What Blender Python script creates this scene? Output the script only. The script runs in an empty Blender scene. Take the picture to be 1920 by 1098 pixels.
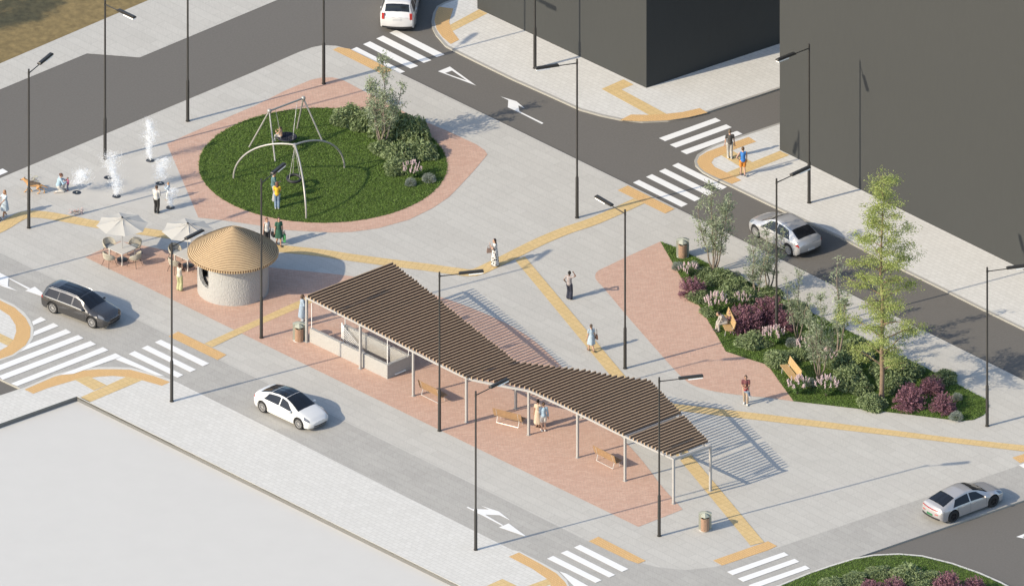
import bpy, bmesh, math, random
import numpy as np
from mathutils import Vector, Matrix, Quaternion
from mathutils.geometry import tessellate_polygon
R = math.radians
SC = bpy.context.scene
COL = SC.collection
random.seed(7); RNG = np.random.default_rng(11)

# ---------------------------------------------------------------- camera, sky, sun, exposure
PITCH = R(27.5); K = 33.5; SP = math.sin(PITCH); CP = math.cos(PITCH)
cam = bpy.data.cameras.new('camera'); cam.type = 'ORTHO'; cam.ortho_scale = 1920 / K
cam.clip_start = 1; cam.clip_end = 900
camo = bpy.data.objects.new('camera', cam); COL.objects.link(camo)
camo.location = (0, -160 * CP, 160 * SP); camo.rotation_euler = (math.pi / 2 - PITCH, 0, 0)
SC.camera = camo
SUN_AZ = R(29.8); SUN_EL = R(30)
TRAVEL = Vector((math.cos(SUN_AZ) * math.cos(SUN_EL), math.sin(SUN_AZ) * math.cos(SUN_EL), -math.sin(SUN_EL)))
sun = bpy.data.lights.new('sun', 'SUN'); sun.energy = 3.3; sun.angle = R(0.45); sun.color = (1, 0.88, 0.69)
suno = bpy.data.objects.new('sun', sun); COL.objects.link(suno)
suno.rotation_euler = TRAVEL.to_track_quat('-Z', 'Y').to_euler(); suno.location = (-60, -30, 60)
W = bpy.data.worlds.new('World'); SC.world = W; W.use_nodes = True
wn = W.node_tree; bg = wn.nodes['Background']
sky = wn.nodes.new('ShaderNodeTexSky'); sky.sky_type = 'NISHITA'; sky.sun_disc = False
sky.sun_elevation = SUN_EL; sky.sun_rotation = R(270) - SUN_AZ
wn.links.new(sky.outputs[0], bg.inputs[0]); bg.inputs[1].default_value = 0.15
SC.view_settings.view_transform = 'Standard'; SC.view_settings.look = 'None'
SC.view_settings.exposure = 0.72; SC.view_settings.gamma = 1

# ---------------------------------------------------------------- helpers
def P(px, py, z=0.0):
    return Vector(((px - 960) / K, ((549 - py) / K - z * CP) / SP, z))
def gang(du, dv):                       # ground angle of a pixel direction (dv upwards)
    return math.atan2(dv / SP, du)

MATS = {}
def _nodes(name):
    m = bpy.data.materials.new(name); m.use_nodes = True
    return m, m.node_tree, m.node_tree.nodes['Principled BSDF']
def mat(name, col, rough=0.6, metal=0.0, var=0.0, scale=6.0, bump=0.0, bscale=40.0, island=0.0, bdist=0.03, spec=None, coat=0.0, trans=0.0, stretch=None):
    if name in MATS: return MATS[name]
    m, t, b = _nodes(name)
    b.inputs['Roughness'].default_value = rough; b.inputs['Metallic'].default_value = metal
    if spec is not None: b.inputs['Specular IOR Level'].default_value = spec
    if coat: b.inputs['Coat Weight'].default_value = coat; b.inputs['Coat Roughness'].default_value = 0.05
    b.inputs['Base Color'].default_value = (*col, 1)
    src = None
    tc = None
    if var or bump:
        tc = t.nodes.new('ShaderNodeTexCoord'); mp = t.nodes.new('ShaderNodeMapping')
        t.links.new(tc.outputs['Object'], mp.inputs[0])
        if stretch: mp.inputs['Scale'].default_value = stretch
    if var:
        n = t.nodes.new('ShaderNodeTexNoise'); n.inputs['Scale'].default_value = scale; n.inputs['Detail'].default_value = 6
        n.inputs['Roughness'].default_value = 0.65
        t.links.new(mp.outputs[0], n.inputs['Vector']); src = n.outputs['Fac']; amt = var
    if island:
        g = t.nodes.new('ShaderNodeNewGeometry'); src = g.outputs['Random Per Island']; amt = island
    if src is not None:
        rp = t.nodes.new('ShaderNodeMapRange'); rp.inputs['From Min'].default_value = 0.25 if not island else 0
        rp.inputs['From Max'].default_value = 0.75 if not island else 1
        rp.inputs['To Min'].default_value = 1 - amt; rp.inputs['To Max'].default_value = 1 + amt
        t.links.new(src, rp.inputs['Value'])
        mx = t.nodes.new('ShaderNodeMix'); mx.data_type = 'RGBA'; mx.blend_type = 'MULTIPLY'; mx.inputs['Factor'].default_value = 1
        mx.inputs['A'].default_value = (*col, 1)
        t.links.new(rp.outputs[0], mx.inputs['B']); t.links.new(mx.outputs['Result'], b.inputs['Base Color'])
    if bump:
        n2 = t.nodes.new('ShaderNodeTexNoise'); n2.inputs['Scale'].default_value = bscale; n2.inputs['Detail'].default_value = 4
        t.links.new(mp.outputs[0], n2.inputs['Vector'])
        bp = t.nodes.new('ShaderNodeBump'); bp.inputs['Strength'].default_value = bump; bp.inputs['Distance'].default_value = bdist
        t.links.new(n2.outputs['Fac'], bp.inputs['Height']); t.links.new(bp.outputs[0], b.inputs['Normal'])
    if trans:
        out = t.nodes['Material Output']; tr = t.nodes.new('ShaderNodeBsdfTranslucent'); ms = t.nodes.new('ShaderNodeMixShader')
        tr.inputs['Color'].default_value = (min(1, col[0] * 1.3), min(1, col[1] * 1.4), col[2], 1); ms.inputs[0].default_value = trans
        t.links.new(b.outputs[0], ms.inputs[1]); t.links.new(tr.outputs[0], ms.inputs[2]); t.links.new(ms.outputs[0], out.inputs[0])
    MATS[name] = m
    return m
def paving(name, c1, c2, mortar, ang, bw, rh, ms, offset=0.5, var=0.06, fine=0.03, squash=1.0, bias=0.0):
    if name in MATS: return MATS[name]
    m, t, b = _nodes(name); b.inputs['Roughness'].default_value = 0.85; b.inputs['Specular IOR Level'].default_value = 0.25
    tc = t.nodes.new('ShaderNodeTexCoord'); mp = t.nodes.new('ShaderNodeMapping'); mp.inputs['Rotation'].default_value = (0, 0, -ang)
    t.links.new(tc.outputs['Object'], mp.inputs[0])
    br = t.nodes.new('ShaderNodeTexBrick'); br.offset = offset
    br.inputs['Scale'].default_value = 1; br.inputs['Brick Width'].default_value = bw; br.inputs['Row Height'].default_value = rh
    br.inputs['Mortar Size'].default_value = ms; br.inputs['Mortar Smooth'].default_value = 0.2; br.inputs['Bias'].default_value = bias
    br.inputs['Color1'].default_value = (*c1, 1); br.inputs['Color2'].default_value = (*c2, 1); br.inputs['Mortar'].default_value = (*mortar, 1)
    t.links.new(mp.outputs[0], br.inputs['Vector'])
    n = t.nodes.new('ShaderNodeTexNoise'); n.inputs['Scale'].default_value = 0.7; n.inputs['Detail'].default_value = 8; n.inputs['Roughness'].default_value = 0.7
    t.links.new(tc.outputs['Object'], n.inputs['Vector'])
    n2 = t.nodes.new('ShaderNodeTexNoise'); n2.inputs['Scale'].default_value = 22; n2.inputs['Detail'].default_value = 3
    t.links.new(tc.outputs['Object'], n2.inputs['Vector'])
    r1 = t.nodes.new('ShaderNodeMapRange'); r1.inputs['From Min'].default_value = .3; r1.inputs['From Max'].default_value = .7
    r1.inputs['To Min'].default_value = 1 - var; r1.inputs['To Max'].default_value = 1 + var; t.links.new(n.outputs['Fac'], r1.inputs['Value'])
    r2 = t.nodes.new('ShaderNodeMapRange'); r2.inputs['From Min'].default_value = .3; r2.inputs['From Max'].default_value = .7
    r2.inputs['To Min'].default_value = 1 - fine; r2.inputs['To Max'].default_value = 1 + fine; t.links.new(n2.outputs['Fac'], r2.inputs['Value'])
    mp2 = t.nodes.new('ShaderNodeMapping'); mp2.inputs['Rotation'].default_value = (0, 0, -ang); mp2.inputs['Scale'].default_value = (7, .8, 1); t.links.new(tc.outputs['Object'], mp2.inputs[0]); t.links.new(mp2.outputs[0], n2.inputs['Vector']); n2.inputs['Scale'].default_value = 2.2
    mu = t.nodes.new('ShaderNodeMath'); mu.operation = 'MULTIPLY'; t.links.new(r1.outputs[0], mu.inputs[0]); t.links.new(r2.outputs[0], mu.inputs[1])
    mx = t.nodes.new('ShaderNodeMix'); mx.data_type = 'RGBA'; mx.blend_type = 'MULTIPLY'; mx.inputs['Factor'].default_value = 1
    t.links.new(br.outputs['Color'], mx.inputs['A']); t.links.new(mu.outputs[0], mx.inputs['B'])
    t.links.new(mx.outputs['Result'], b.inputs['Base Color'])
    MATS[name] = m
    return m
def glassmat(name, tint=(1, 1, 1), refl=0.12):
    if name in MATS: return MATS[name]
    m, t, b = _nodes(name); out = t.nodes['Material Output']
    tr = t.nodes.new('ShaderNodeBsdfTransparent'); tr.inputs[0].default_value = (*tint, 1)
    gl = t.nodes.new('ShaderNodeBsdfGlossy'); gl.inputs['Roughness'].default_value = 0.02
    ms = t.nodes.new('ShaderNodeMixShader'); ms.inputs[0].default_value = refl
    t.links.new(tr.outputs[0], ms.inputs[1]); t.links.new(gl.outputs[0], ms.inputs[2]); t.links.new(ms.outputs[0], out.inputs[0])
    MATS[name] = m
    return m

def tag(o, label=None, cat=None, group=None, kind=None):
    if label: o['label'] = label
    if cat: o['category'] = cat
    if group: o['group'] = group
    if kind: o['kind'] = kind
    return o
def empty(name, loc, rz=0.0, label=None, cat=None, group=None):
    o = bpy.data.objects.new(name, None); COL.objects.link(o); o.empty_display_size = .2
    o.location = loc; o.rotation_euler = (0, 0, rz)
    return tag(o, label, cat, group)
CHILDREN = {}
def link(name, me, mats, parent=None):
    o = bpy.data.objects.new(name, me); COL.objects.link(o)
    for m in (mats if isinstance(mats, (list, tuple)) else [mats]): me.materials.append(m)
    if parent is not None:
        o.parent = parent; CHILDREN.setdefault(parent.name, []).append(o)
    return o
def copy_tree(o, parent=None):
    c = o.copy(); COL.objects.link(c)
    if parent is not None:
        c.parent = parent; CHILDREN.setdefault(parent.name, []).append(c)
    for ch in CHILDREN.get(o.name, []): copy_tree(ch, c)
    return c
class MB:
    def __init__(s): s.v = []; s.f = []; s.m = []
    def add(s, vs, fs, mi=0):
        k = len(s.v); s.v += [tuple(x) for x in vs]; s.f += [tuple(i + k for i in f) for f in fs]; s.m += [mi] * len(fs)
    def box(s, c, size, rot=None, mi=0, taper=1.0):
        c = Vector(c); h = [x / 2 for x in size]; vs = []
        for z in (-1, 1):
            tt = taper if z > 0 else 1
            for x, y in ((-1, -1), (1, -1), (1, 1), (-1, 1)):
                p = Vector((x * h[0] * tt, y * h[1] * tt, z * h[2]))
                if rot is not None: p = rot @ p
                vs.append(c + p)
        s.add(vs, [(3, 2, 1, 0), (4, 5, 6, 7), (0, 1, 5, 4), (1, 2, 6, 5), (2, 3, 7, 6), (3, 0, 4, 7)], mi)
    def bar(s, a, b, w, h, mi=0, up=Vector((0, 0, 1))):
        a = Vector(a); b = Vector(b); d = (b - a); L = d.length; x = d / L
        y = up.cross(x)
        if y.length < 1e-4: y = Vector((0, 1, 0))
        y.normalize(); z = x.cross(y); rot = Matrix((x, y, z)).transposed()
        s.box((a + b) / 2, (L, w, h), rot, mi)
    def tube(s, pts, r, seg=8, mi=0, cap=True):
        pts = [Vector(p) for p in pts]; n = len(pts); rs = r if isinstance(r, (list, tuple)) else [r] * n
        vs = []; fs = []; prev = None
        for i, p in enumerate(pts):
            d = (pts[min(i + 1, n - 1)] - pts[max(i - 1, 0)]).normalized()
            if prev is None:
                a = Vector((0, 0, 1)) if abs(d.z) < .9 else Vector((1, 0, 0)); u = d.cross(a).normalized()
            else:
                u = (prev - d * prev.dot(d)).normalized()
            prev = u; w = d.cross(u)
            for k in range(seg):
                t = 2 * math.pi * k / seg; vs.append(p + (u * math.cos(t) + w * math.sin(t)) * rs[i])
        for i in range(n - 1):
            for k in range(seg):
                a = i * seg + k; b = i * seg + (k + 1) % seg; fs.append((a, b, b + seg, a + seg))
        if cap: fs.append(tuple(reversed(range(seg)))); fs.append(tuple(range((n - 1) * seg, n * seg)))
        s.add(vs, fs, mi)
    def lathe(s, prof, seg=24, c=(0, 0, 0), mi=0, a0=0, a1=2 * math.pi, mis=None, sx=1, sy=1):
        c = Vector(c); full = abs(a1 - a0 - 2 * math.pi) < 1e-6; cols = seg if full else seg + 1
        vs = []
        for r, z in prof:
            for k in range(cols):
                t = a0 + (a1 - a0) * k / seg; vs.append(c + Vector((r * math.cos(t) * sx, r * math.sin(t) * sy, z)))
        for i in range(len(prof) - 1):
            fs = []
            for k in range(seg):
                a = i * cols + k; b = i * cols + (k + 1) % cols; fs.append((a, b, b + cols, a + cols))
            if i == 0: base = len(s.v); s.v += [tuple(x) for x in vs]
            s.f += [tuple(j + base for j in f) for f in fs]; s.m += [mis[i] if mis else mi] * len(fs)
    def torus(s, c, R0, r, seg=20, rs=8, rot=None, mi=0):
        vs = []; fs = []; c = Vector(c)
        for i in range(seg):
            t = 2 * math.pi * i / seg
            for k in range(rs):
                u = 2 * math.pi * k / rs
                p = Vector(((R0 + r * math.cos(u)) * math.cos(t), (R0 + r * math.cos(u)) * math.sin(t), r * math.sin(u)))
                vs.append(c + (rot @ p if rot is not None else p))
        for i in range(seg):
            for k in range(rs):
                fs.append((i * rs + k, ((i + 1) % seg) * rs + k, ((i + 1) % seg) * rs + (k + 1) % rs, i * rs + (k + 1) % rs))
        s.add(vs, fs, mi)
    def ell(s, c, rad, seg=12, rings=8, mi=0, rot=None):
        vs = []; fs = []; c = Vector(c)
        for i in range(rings + 1):
            ph = math.pi * i / rings
            for k in range(seg):
                t = 2 * math.pi * k / seg
                p = Vector((rad[0] * math.sin(ph) * math.cos(t), rad[1] * math.sin(ph) * math.sin(t), -rad[2] * math.cos(ph)))
                vs.append(c + (rot @ p if rot is not None else p))
        for i in range(rings):
            for k in range(seg):
                fs.append((i * seg + k, i * seg + (k + 1) % seg, (i + 1) * seg + (k + 1) % seg, (i + 1) * seg + k))
        s.add(vs, fs, mi)
    def poly(s, loops, z0, z1=None, mi=0, mis=None):
        """flat sheet at height z0 (loops: outer + holes of Vectors); with z1 < z0 its sides go down to z1"""
        tri = tessellate_polygon([[Vector((p[0], p[1], 0)) for p in l] for l in loops])
        flat = [p for l in loops for p in l]
        vs = [(p[0], p[1], z0) for p in flat]; fs = []
        for t in tri:
            a, b, c = (Vector(vs[i]) for i in t)
            fs.append(t if (b - a).cross(c - a).z > 0 else t[::-1])
        s.add(vs, fs, mi)
        if z1 is not None:
            for li, l in enumerate(loops):
                ar = sum(l[i][0] * l[(i + 1) % len(l)][1] - l[(i + 1) % len(l)][0] * l[i][1] for i in range(len(l)))
                q = list(l) if (ar > 0) == (li == 0) else list(l)[::-1]; n = len(q)
                s.add([(p[0], p[1], z0) for p in q] + [(p[0], p[1], z1) for p in q],
                      [((i + 1) % n, i, i + n, (i + 1) % n + n) for i in range(n)], mi if mis is None else mis)
    def mesh(s, name, smooth=False):
        me = bpy.data.meshes.new(name); me.from_pydata(s.v, [], s.f); me.update()
        if any(s.m): me.polygons.foreach_set('material_index', s.m)
        if smooth:
            me.polygons.foreach_set('use_smooth', [True] * len(me.polygons))
            if smooth != 'all': me.set_sharp_from_angle(angle=R(40))
        return me
    def build(s, name, mats, parent=None, smooth=False):
        return link(name, s.mesh(name, smooth), mats, parent)
def pts(l, z=0.0): return [P(x, y, z) for x, y in l]
def smoothpoly(p, n=4, closed=False):
    p = [Vector(x) for x in p]; N = len(p); out = []
    rng = range(N if closed else N - 1)
    for i in rng:
        a = p[i - 1] if (closed or i > 0) else p[0]; b = p[i]; c = p[(i + 1) % N]; d = p[(i + 2) % N] if (closed or i + 2 < N) else p[-1]
        for k in range(n):
            t = k / n
            out.append(0.5 * (2 * b + (c - a) * t + (2 * a - 5 * b + 4 * c - d) * t * t + (3 * b - a - 3 * c + d) * t ** 3))
    if not closed: out.append(p[-1])
    return out
def sheet(name, loop, z, m, holes=(), z1=None, mside=None, kind='structure'):
    b = MB(); b.poly([[p.xy.to_3d() for p in l] for l in [loop] + list(holes)], z, z1, 0, 1 if mside else None)
    o = b.build(name, [m, mside] if mside else m); o['kind'] = kind
    return o
def strip(name, line, off, width, z, m, kind='structure'):
    """a band along a polyline: from off to off+width on its left"""
    n = len(line); L = []; Rr = []
    for i in range(n):
        d = (line[min(i + 1, n - 1)] - line[max(i - 1, 0)]).xy.normalized(); nn = Vector((-d.y, d.x, 0))
        L.append(line[i] + nn * off); Rr.append(line[i] + nn * (off + width))
    b = MB(); b.add([(p.x, p.y, z) for p in L + Rr], [(i, i + 1, n + i + 1, n + i) if width > 0 else (i + 1, i, n + i, n + i + 1) for i in range(n - 1)])
    o = b.build(name, m); o['kind'] = kind
    return o
# ---------------------------------------------------------------- ground and setting
A1 = R(-46.5); A2 = R(38)
M_asph = mat('asphalt', (0.140, 0.131, 0.118), 0.9, var=0.10, scale=9, bump=0.25, bscale=60, spec=0.2)
M_plaza = paving('plaza_slabs', (0.443, 0.424, 0.384), (0.468, 0.450, 0.408), (0.365, 0.35, 0.318), A1, 2.2, 0.62, 0.013, 0.37, 0.04, 0.045)
M_street = paving('street_slabs', (0.36, 0.345, 0.315), (0.385, 0.37, 0.337), (0.30, 0.288, 0.262), A1, 1.9, 0.5, 0.011, 0.41, 0.06, 0.06)
M_white = paving('white_pavers', (0.555, 0.54, 0.50), (0.59, 0.575, 0.535), (0.46, 0.445, 0.41), A1, 0.44, 0.30, 0.014, 0.5, 0.03, 0.03)
M_pink = paving('pink_bricks', (0.475, 0.30, 0.225), (0.53, 0.355, 0.27), (0.43, 0.30, 0.235), R(4), 0.32, 0.15, 0.018, 0.5, 0.03, 0.07)
M_yel = paving('yellow_tactile', (0.555, 0.405, 0.195), (0.585, 0.43, 0.215), (0.48, 0.35, 0.17), A2, 0.36, 0.36, 0.022, 0.0, 0.04, 0.05)
M_yel2 = paving('yellow_tactile_diagonal', (0.555, 0.405, 0.195), (0.585, 0.43, 0.215), (0.48, 0.35, 0.17), R(-20), 0.36, 0.36, 0.022, 0.0, 0.04, 0.05)
M_orange = paving('orange_tactile', (0.60, 0.385, 0.175), (0.635, 0.41, 0.19), (0.52, 0.335, 0.155), A2, 0.15, 0.15, 0.03, 0.0, 0.04, 0.06)
M_slab = mat('fountain_slab', (0.46, 0.44, 0.40), 0.8, var=0.04, scale=1.2, spec=0.3)
M_kerb = mat('kerb_stone', (0.33, 0.315, 0.28), 0.85, var=0.06, scale=4)
M_kerbw = mat('pale_kerb_stone', (0.54, 0.525, 0.48), 0.85, var=0.05, scale=4)
M_paint = mat('road_paint', (0.74, 0.73, 0.70), 0.6, var=0.04, scale=12)
M_lawn = mat('lawn_soil', (0.055, 0.085, 0.016), 0.95, var=0.3, scale=5)
M_dry = mat('dry_grass', (0.195, 0.142, 0.058), 0.95, var=0.42, scale=2.6, bump=0.7, bscale=25)
M_sunk = mat('sunken_floor', (0.53, 0.515, 0.48), 0.8, var=0.02, scale=0.6)
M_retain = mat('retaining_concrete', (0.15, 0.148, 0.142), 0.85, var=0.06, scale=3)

# stairwell frame (underground stairs with low concrete walls)
SF0 = P(580.5, 641); SF1 = P(726.4, 710.5); SE = P(771, 692)
SU = (SF1 - SF0); SLEN = SU.length; SU.normalize(); SV = (SE - SF1); SWID = SV.length; SV.normalize()
def SP3(u, v, z=0): q = SF0 + SU * u + SV * v; return Vector((q.x, q.y, z))
HOLE = [SP3(1.3, .2), SP3(SLEN - .2, .2), SP3(SLEN - .2, SWID - .2), SP3(1.3, SWID - .2)]

PITP = pts([(-300, 900), (0, 794), (144, 743), (863, 1098), (1581, 1450), (1581, 1900), (-300, 1900)], 0)
g = MB(); g.poly([[Vector((-220, -220, 0)), Vector((220, -220, 0)), Vector((220, 220, 0)), Vector((-220, 220, 0))], PITP, HOLE], -.1)
tag(g.build('asphalt_road', M_asph), kind='structure')

plaza_edge_n = [(-300, 458), (0, 334), (153, 270), (480, 133), (560, 98), (585, 89), (605, 85), (630, 86), (650, 91), (675, 101), (745, 135), (960, 239), (1299, 405), (1547, 527), (1861, 683), (2150, 826)]
plaza = pts(plaza_edge_n + [(2150, 858), (1613, 1042), (1465, 1098), (1750, 1450), (1581, 1450), (863, 1098), (144, 743), (0, 794), (-300, 900), (-300, 843), (38, 728), (-45, 689), (-300, 776)])
sheet('plaza_pavement', plaza, 0.0, M_plaza, holes=[HOLE], z1=-.099, mside=M_kerb)
street = pts([(-300, 327), (0, 474), (960, 943), (1103, 1014), (1180, 1048), (1230, 1062), (1285, 1068), (1340, 1062), (1400, 1046), (1440, 1032), (1920, 869), (2149, 791), (2149, 857), (1613, 1042), (1465, 1098), (1749, 1450), (1582, 1450), (863, 1098), (144, 743), (46, 729), (38, 728), (-45, 689), (-299, 570)], 0)
sheet('paved_street', street, .004, M_street)
walk_out = [(-299, 842), (0, 741), (44, 727), (102, 702), (143, 691), (184, 688), (217, 688), (246, 689), (290, 700.5), (322, 712), (332, 716), (960, 1030), (975, 1033), (1012, 1052), (1047, 1071), (1063, 1087), (1072, 1110), (1160, 1160), (1740, 1450)]
sheet('white_pavement', pts(walk_out + [(1581, 1450), (863, 1098), (144, 743), (0, 794), (-299, 900)]), .008, M_white)
isl = [(-299, 425), (0, 559), (26, 571), (45, 585), (57, 600), (63, 615), (62, 634), (51, 651), (26, 667), (0, 676), (-45, 689), (-299, 775)]
sheet('white_pavement', pts(isl), .008, M_white)
# kerb bands of those two
strip('kerb', pts(walk_out[1:10]), 0.0, -.16, .012, M_kerbw)
strip('kerb', pts(walk_out[12:17]), 0.0, -.16, .012, M_kerbw)
strip('kerb', pts(isl[1:-2]), 0.0, -.16, .012, M_kerbw)
# north pavement and dry grass field
north = pts([(-400, 334), (0, 168), (163, 100.5), (262, 108), (480, 17), (700, -75), (700, -181), (279, 0), (0, 119), (-400, 290)], -.09)
sheet('north_pavement', north[::-1], -.09, M_plaza)
sheet('dry_grass_field', pts([(-400, 290), (0, 119), (279, 0), (700, -181), (700, -900), (-1800, -900), (-1800, 888)], -.084), -.084, M_dry, z1=-.099)
# pavements in front of the two dark buildings
walkA = [(855, -3), (832, 5), (819, 12), (812, 25), (809, 40), (810, 51), (817, 65), (835, 86), (858, 98), (898, 118), (960, 148), (1036.5, 182), (1087, 205), (1126, 216), (1164, 224), (1205, 228), (1253, 226), (1291, 219), (1327, 210), (1440, 173), (1700, 85)]
sheet('north_east_pavement', pts(walkA + [(1900, -100), (1500, -300), (1000, -100)]), 0.0, M_white, z1=-.099, mside=M_kerb)
strip('kerb', pts(walkA), 0.0, .16, .004, M_kerb)
walkB = [(1800, 116), (1462, 230), (1405, 249), (1340, 271), (1322, 280), (1307, 290), (1302, 300), (1304, 310), (1317, 322), (1337, 333), (1368, 347), (1440, 382), (1590, 452), (1670, 494), (1774, 545), (1848, 582), (1920, 617), (2300, 803)]
sheet('east_pavement', pts(walkB + [(2500, 700), (2000, 116)]), 0.0, M_white, z1=-.099, mside=M_kerb)
strip('kerb', pts(walkB), 0.0, .16, .004, M_kerb)

# fountain slab, pink brick areas, lawn beds
sheet('fountain_slab', pts([(84, 368), (178, 324), (314, 270), (372, 408), (222, 387)]), .006, M_slab)
LC = P(605.5, 310.5); LRAD = 232.5 / K
def circ(c, r, n=96): return [c + Vector((math.cos(2 * math.pi * i / n) * r, math.sin(2 * math.pi * i / n) * r, 0)) for i in range(n)]
pink1 = pts([(313, 270), (357, 250), (480, 197.6), (536, 169.6), (582, 150.5), (602, 146), (623, 145.5), (643, 150.5), (674, 167), (781, 222), (837, 245), (893, 271), (909, 282), (914, 290), (888, 321), (862, 349), (842, 369.5), (812, 390), (768, 411.6), (709.6, 428), (658.6, 435), (623, 436), (564, 433), (528, 430.5), (480, 422), (418, 413), (372, 408)])
sheet('pink_brick_paving', pink1[::-1], .010, M_pink, holes=[circ(LC, LRAD)])
top2 = smoothpoly([P(*q) for q in [(300, 467), (400, 483), (505, 501), (653, 517), (760, 537), (830, 558), (898, 583), (960, 612), (1000, 638), (1030, 664), (1056, 690), (1090, 730), (1130, 780), (1164, 818), (1205, 864), (1240, 910), (1280, 954.5)]], 4)
pink2 = pts([(159.5, 482), (225, 452)]) + top2 + pts([(1197, 987)])
sheet('pink_brick_paving', pink2[::-1], .010, M_pink, holes=[HOLE])
bedL = [(1238, 453), (1278, 522), (1312, 575), (1346, 632), (1361, 659), (1401, 672), (1439, 684), (1488, 752)]
c3 = smoothpoly([P(*q) for q in [(1174, 482), (1139, 499), (1121, 508), (1116, 517), (1119, 526), (1133, 541), (1177, 593.6), (1215, 637), (1253, 680), (1279, 707), (1302, 723), (1343, 734), (1394, 741), (1440, 745)]], 3)
pink3 = c3 + pts(bedL[::-1])
sheet('pink_brick_paving', pink3, .010, M_pink)
sheet('lawn_soil', circ(LC, LRAD - .002), .014, M_lawn)
bed2 = pts(bedL + [(1618, 767), (1705, 777), (1784, 787), (1802, 788.7), (1825, 787), (1843, 779), (1853, 768), (1854, 758), (1848, 748), (1822.6, 735), (1792, 718.6), (1733, 688), (1664, 657), (1593, 621.6), (1398, 525.6), (1329.5, 495), (1266, 463.5)])
sheet('bed_soil', bed2, .016, M_lawn)
bed3e = [(1440, 1120), (1465.5, 1098), (1516, 1077), (1560, 1062), (1603, 1049), (1639, 1042.5), (1685, 1040.4), (1728, 1044), (1784, 1058), (1835, 1076), (1874, 1093), (1960, 1140)]
bed3 = pts(bed3e + [(1990, 1250), (1400, 1250)])
sheet('bed_soil', bed3[::-1], .03, M_lawn, z1=-.099)
strip('kerb', pts(bed3e), 0.0, .15, .06, M_kerbw)
kb = MB(); ln = pts(bed3e)
for i in range(4, len(ln) - 1):
    a, b_ = ln[i], ln[i + 1]; kb.add([(a.x, a.y, -.1), (b_.x, b_.y, -.1)] + [(p.x + q[0], p.y + q[1], z) for z in (.059,) for p in (b_, a) for q in ((0, 0),)], [(0, 1, 2, 3)])
# sunken pale floor behind its retaining walls
pit = [(-300, 900), (0, 794), (144, 743), (863, 1098), (1581, 1450)]
sheet('sunken_floor', pts([(-300, 900), (0, 794), (144, 743), (863, 1098), (1581, 1450), (1581, 1900), (-300, 1900)])[::-1], -.27, M_sunk)
pw = MB(); lp = pts(pit)
for i in range(len(lp) - 1):
    a, b_ = lp[i], lp[i + 1]
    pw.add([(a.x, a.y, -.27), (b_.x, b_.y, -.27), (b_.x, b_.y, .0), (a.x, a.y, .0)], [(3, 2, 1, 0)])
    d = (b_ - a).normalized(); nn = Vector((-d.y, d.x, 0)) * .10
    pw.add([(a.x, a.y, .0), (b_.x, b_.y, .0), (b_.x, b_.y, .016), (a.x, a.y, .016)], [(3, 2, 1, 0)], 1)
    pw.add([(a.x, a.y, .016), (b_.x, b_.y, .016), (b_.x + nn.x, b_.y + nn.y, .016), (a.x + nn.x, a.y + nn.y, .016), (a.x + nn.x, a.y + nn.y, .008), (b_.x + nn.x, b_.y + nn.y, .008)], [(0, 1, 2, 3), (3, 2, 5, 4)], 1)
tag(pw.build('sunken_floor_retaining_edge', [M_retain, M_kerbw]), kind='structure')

# tactile paving
def tac(l, m, z=.018): sheet('tactile_paving', pts(l), z - (.004 if z >= .0179 else .006), m)
Y = M_yel; O = M_orange
def band(line, w, z, m):
    l = smoothpoly([P(*q) for q in line], 4); strip('tactile_paving', l, -w / 2, w, z - .004, m)
band([(-60, 455), (0, 428), (30, 410), (54, 402), (97, 405), (182, 421), (303, 439), (420, 455), (523, 466), (600, 474), (660, 483), (735, 493), (800, 501), (850, 508), (889, 511), (925, 496), (960, 479)], .84, .020, M_yel2)
band([(958, 480), (1010, 454), (1060, 433), (1118, 413), (1198, 377)], .84, .0185, M_yel)
tac([(966, 488), (984, 481), (1433, 1016), (1407, 1022)], Y, .0215)
tac([(1192, 747), (1266, 757), (1440, 777), (1782, 820), (1920, 834.6), (2100, 853), (2100, 866), (1920, 846), (1720, 822), (1440, 789.5), (1284, 771), (1205, 762)], M_yel2, .0230)
tac([(383, 644), (480, 600), (620, 537), (634, 546), (480, 612), (398, 651)], Y, .020)
tac([(0, 625), (25, 637), (14, 648), (0, 641), (-60, 612), (-60, 598)], Y, .020)
tac([(237, 706), (268, 712), (168, 754), (150.5, 745)], Y, .020)
tac([(139, 711), (166, 705), (200, 722), (176, 732)], Y, .0205)
tac([(1165, 168), (1250, 214), (1217.6, 216), (1128, 167), (1169, 149), (1188, 159)], Y, .012)
tac([(834.6, 52), (898, 18), (914, 25.5), (848.6, 59)], Y, .012)
tac([(1362, 324), (1462, 283), (1480, 291), (1377, 333)], Y, .012)
tac([(1352, 291), (1374, 283), (1410, 304), (1388, 313)], Y, .0125)
tac([(905, 1101), (942, 1084.6), (970, 1098), (930, 1117)], Y, .020)
tac([(956, 1093), (975, 1103), (1026, 1084.6), (1034, 1094), (990, 1112), (950, 1106)], Y, .0205)
tac([(316, 630.5), (334, 621.6), (424.7, 665), (408, 674.7)], O)
tac([(624, 94), (634, 89), (655, 92), (736, 132), (716, 139), (702, 132)], O)
tac([(1158, 357), (1177, 348), (1265, 392), (1247, 400.5)], O)
tac([(1104, 1014), (1122, 1005.5), (1211, 1050.6), (1197, 1056), (1177, 1049)], O)
tac([(1337, 1050), (1440, 1014), (1457, 1023), (1440, 1031), (1354, 1059.5)], O)
tac([(1898, 857.5), (1960, 838), (1975, 846), (1913, 868)], O)
tac([(0, 563), (28, 577), (48, 596), (57.5, 614), (56.5, 632), (48, 647), (23, 665), (0, 673), (-60, 695), (-60, 677), (0, 657), (13, 650), (25.5, 636), (30.6, 621), (29, 609), (18, 592), (0, 580), (-60, 553), (-60, 536)], O)
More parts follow.
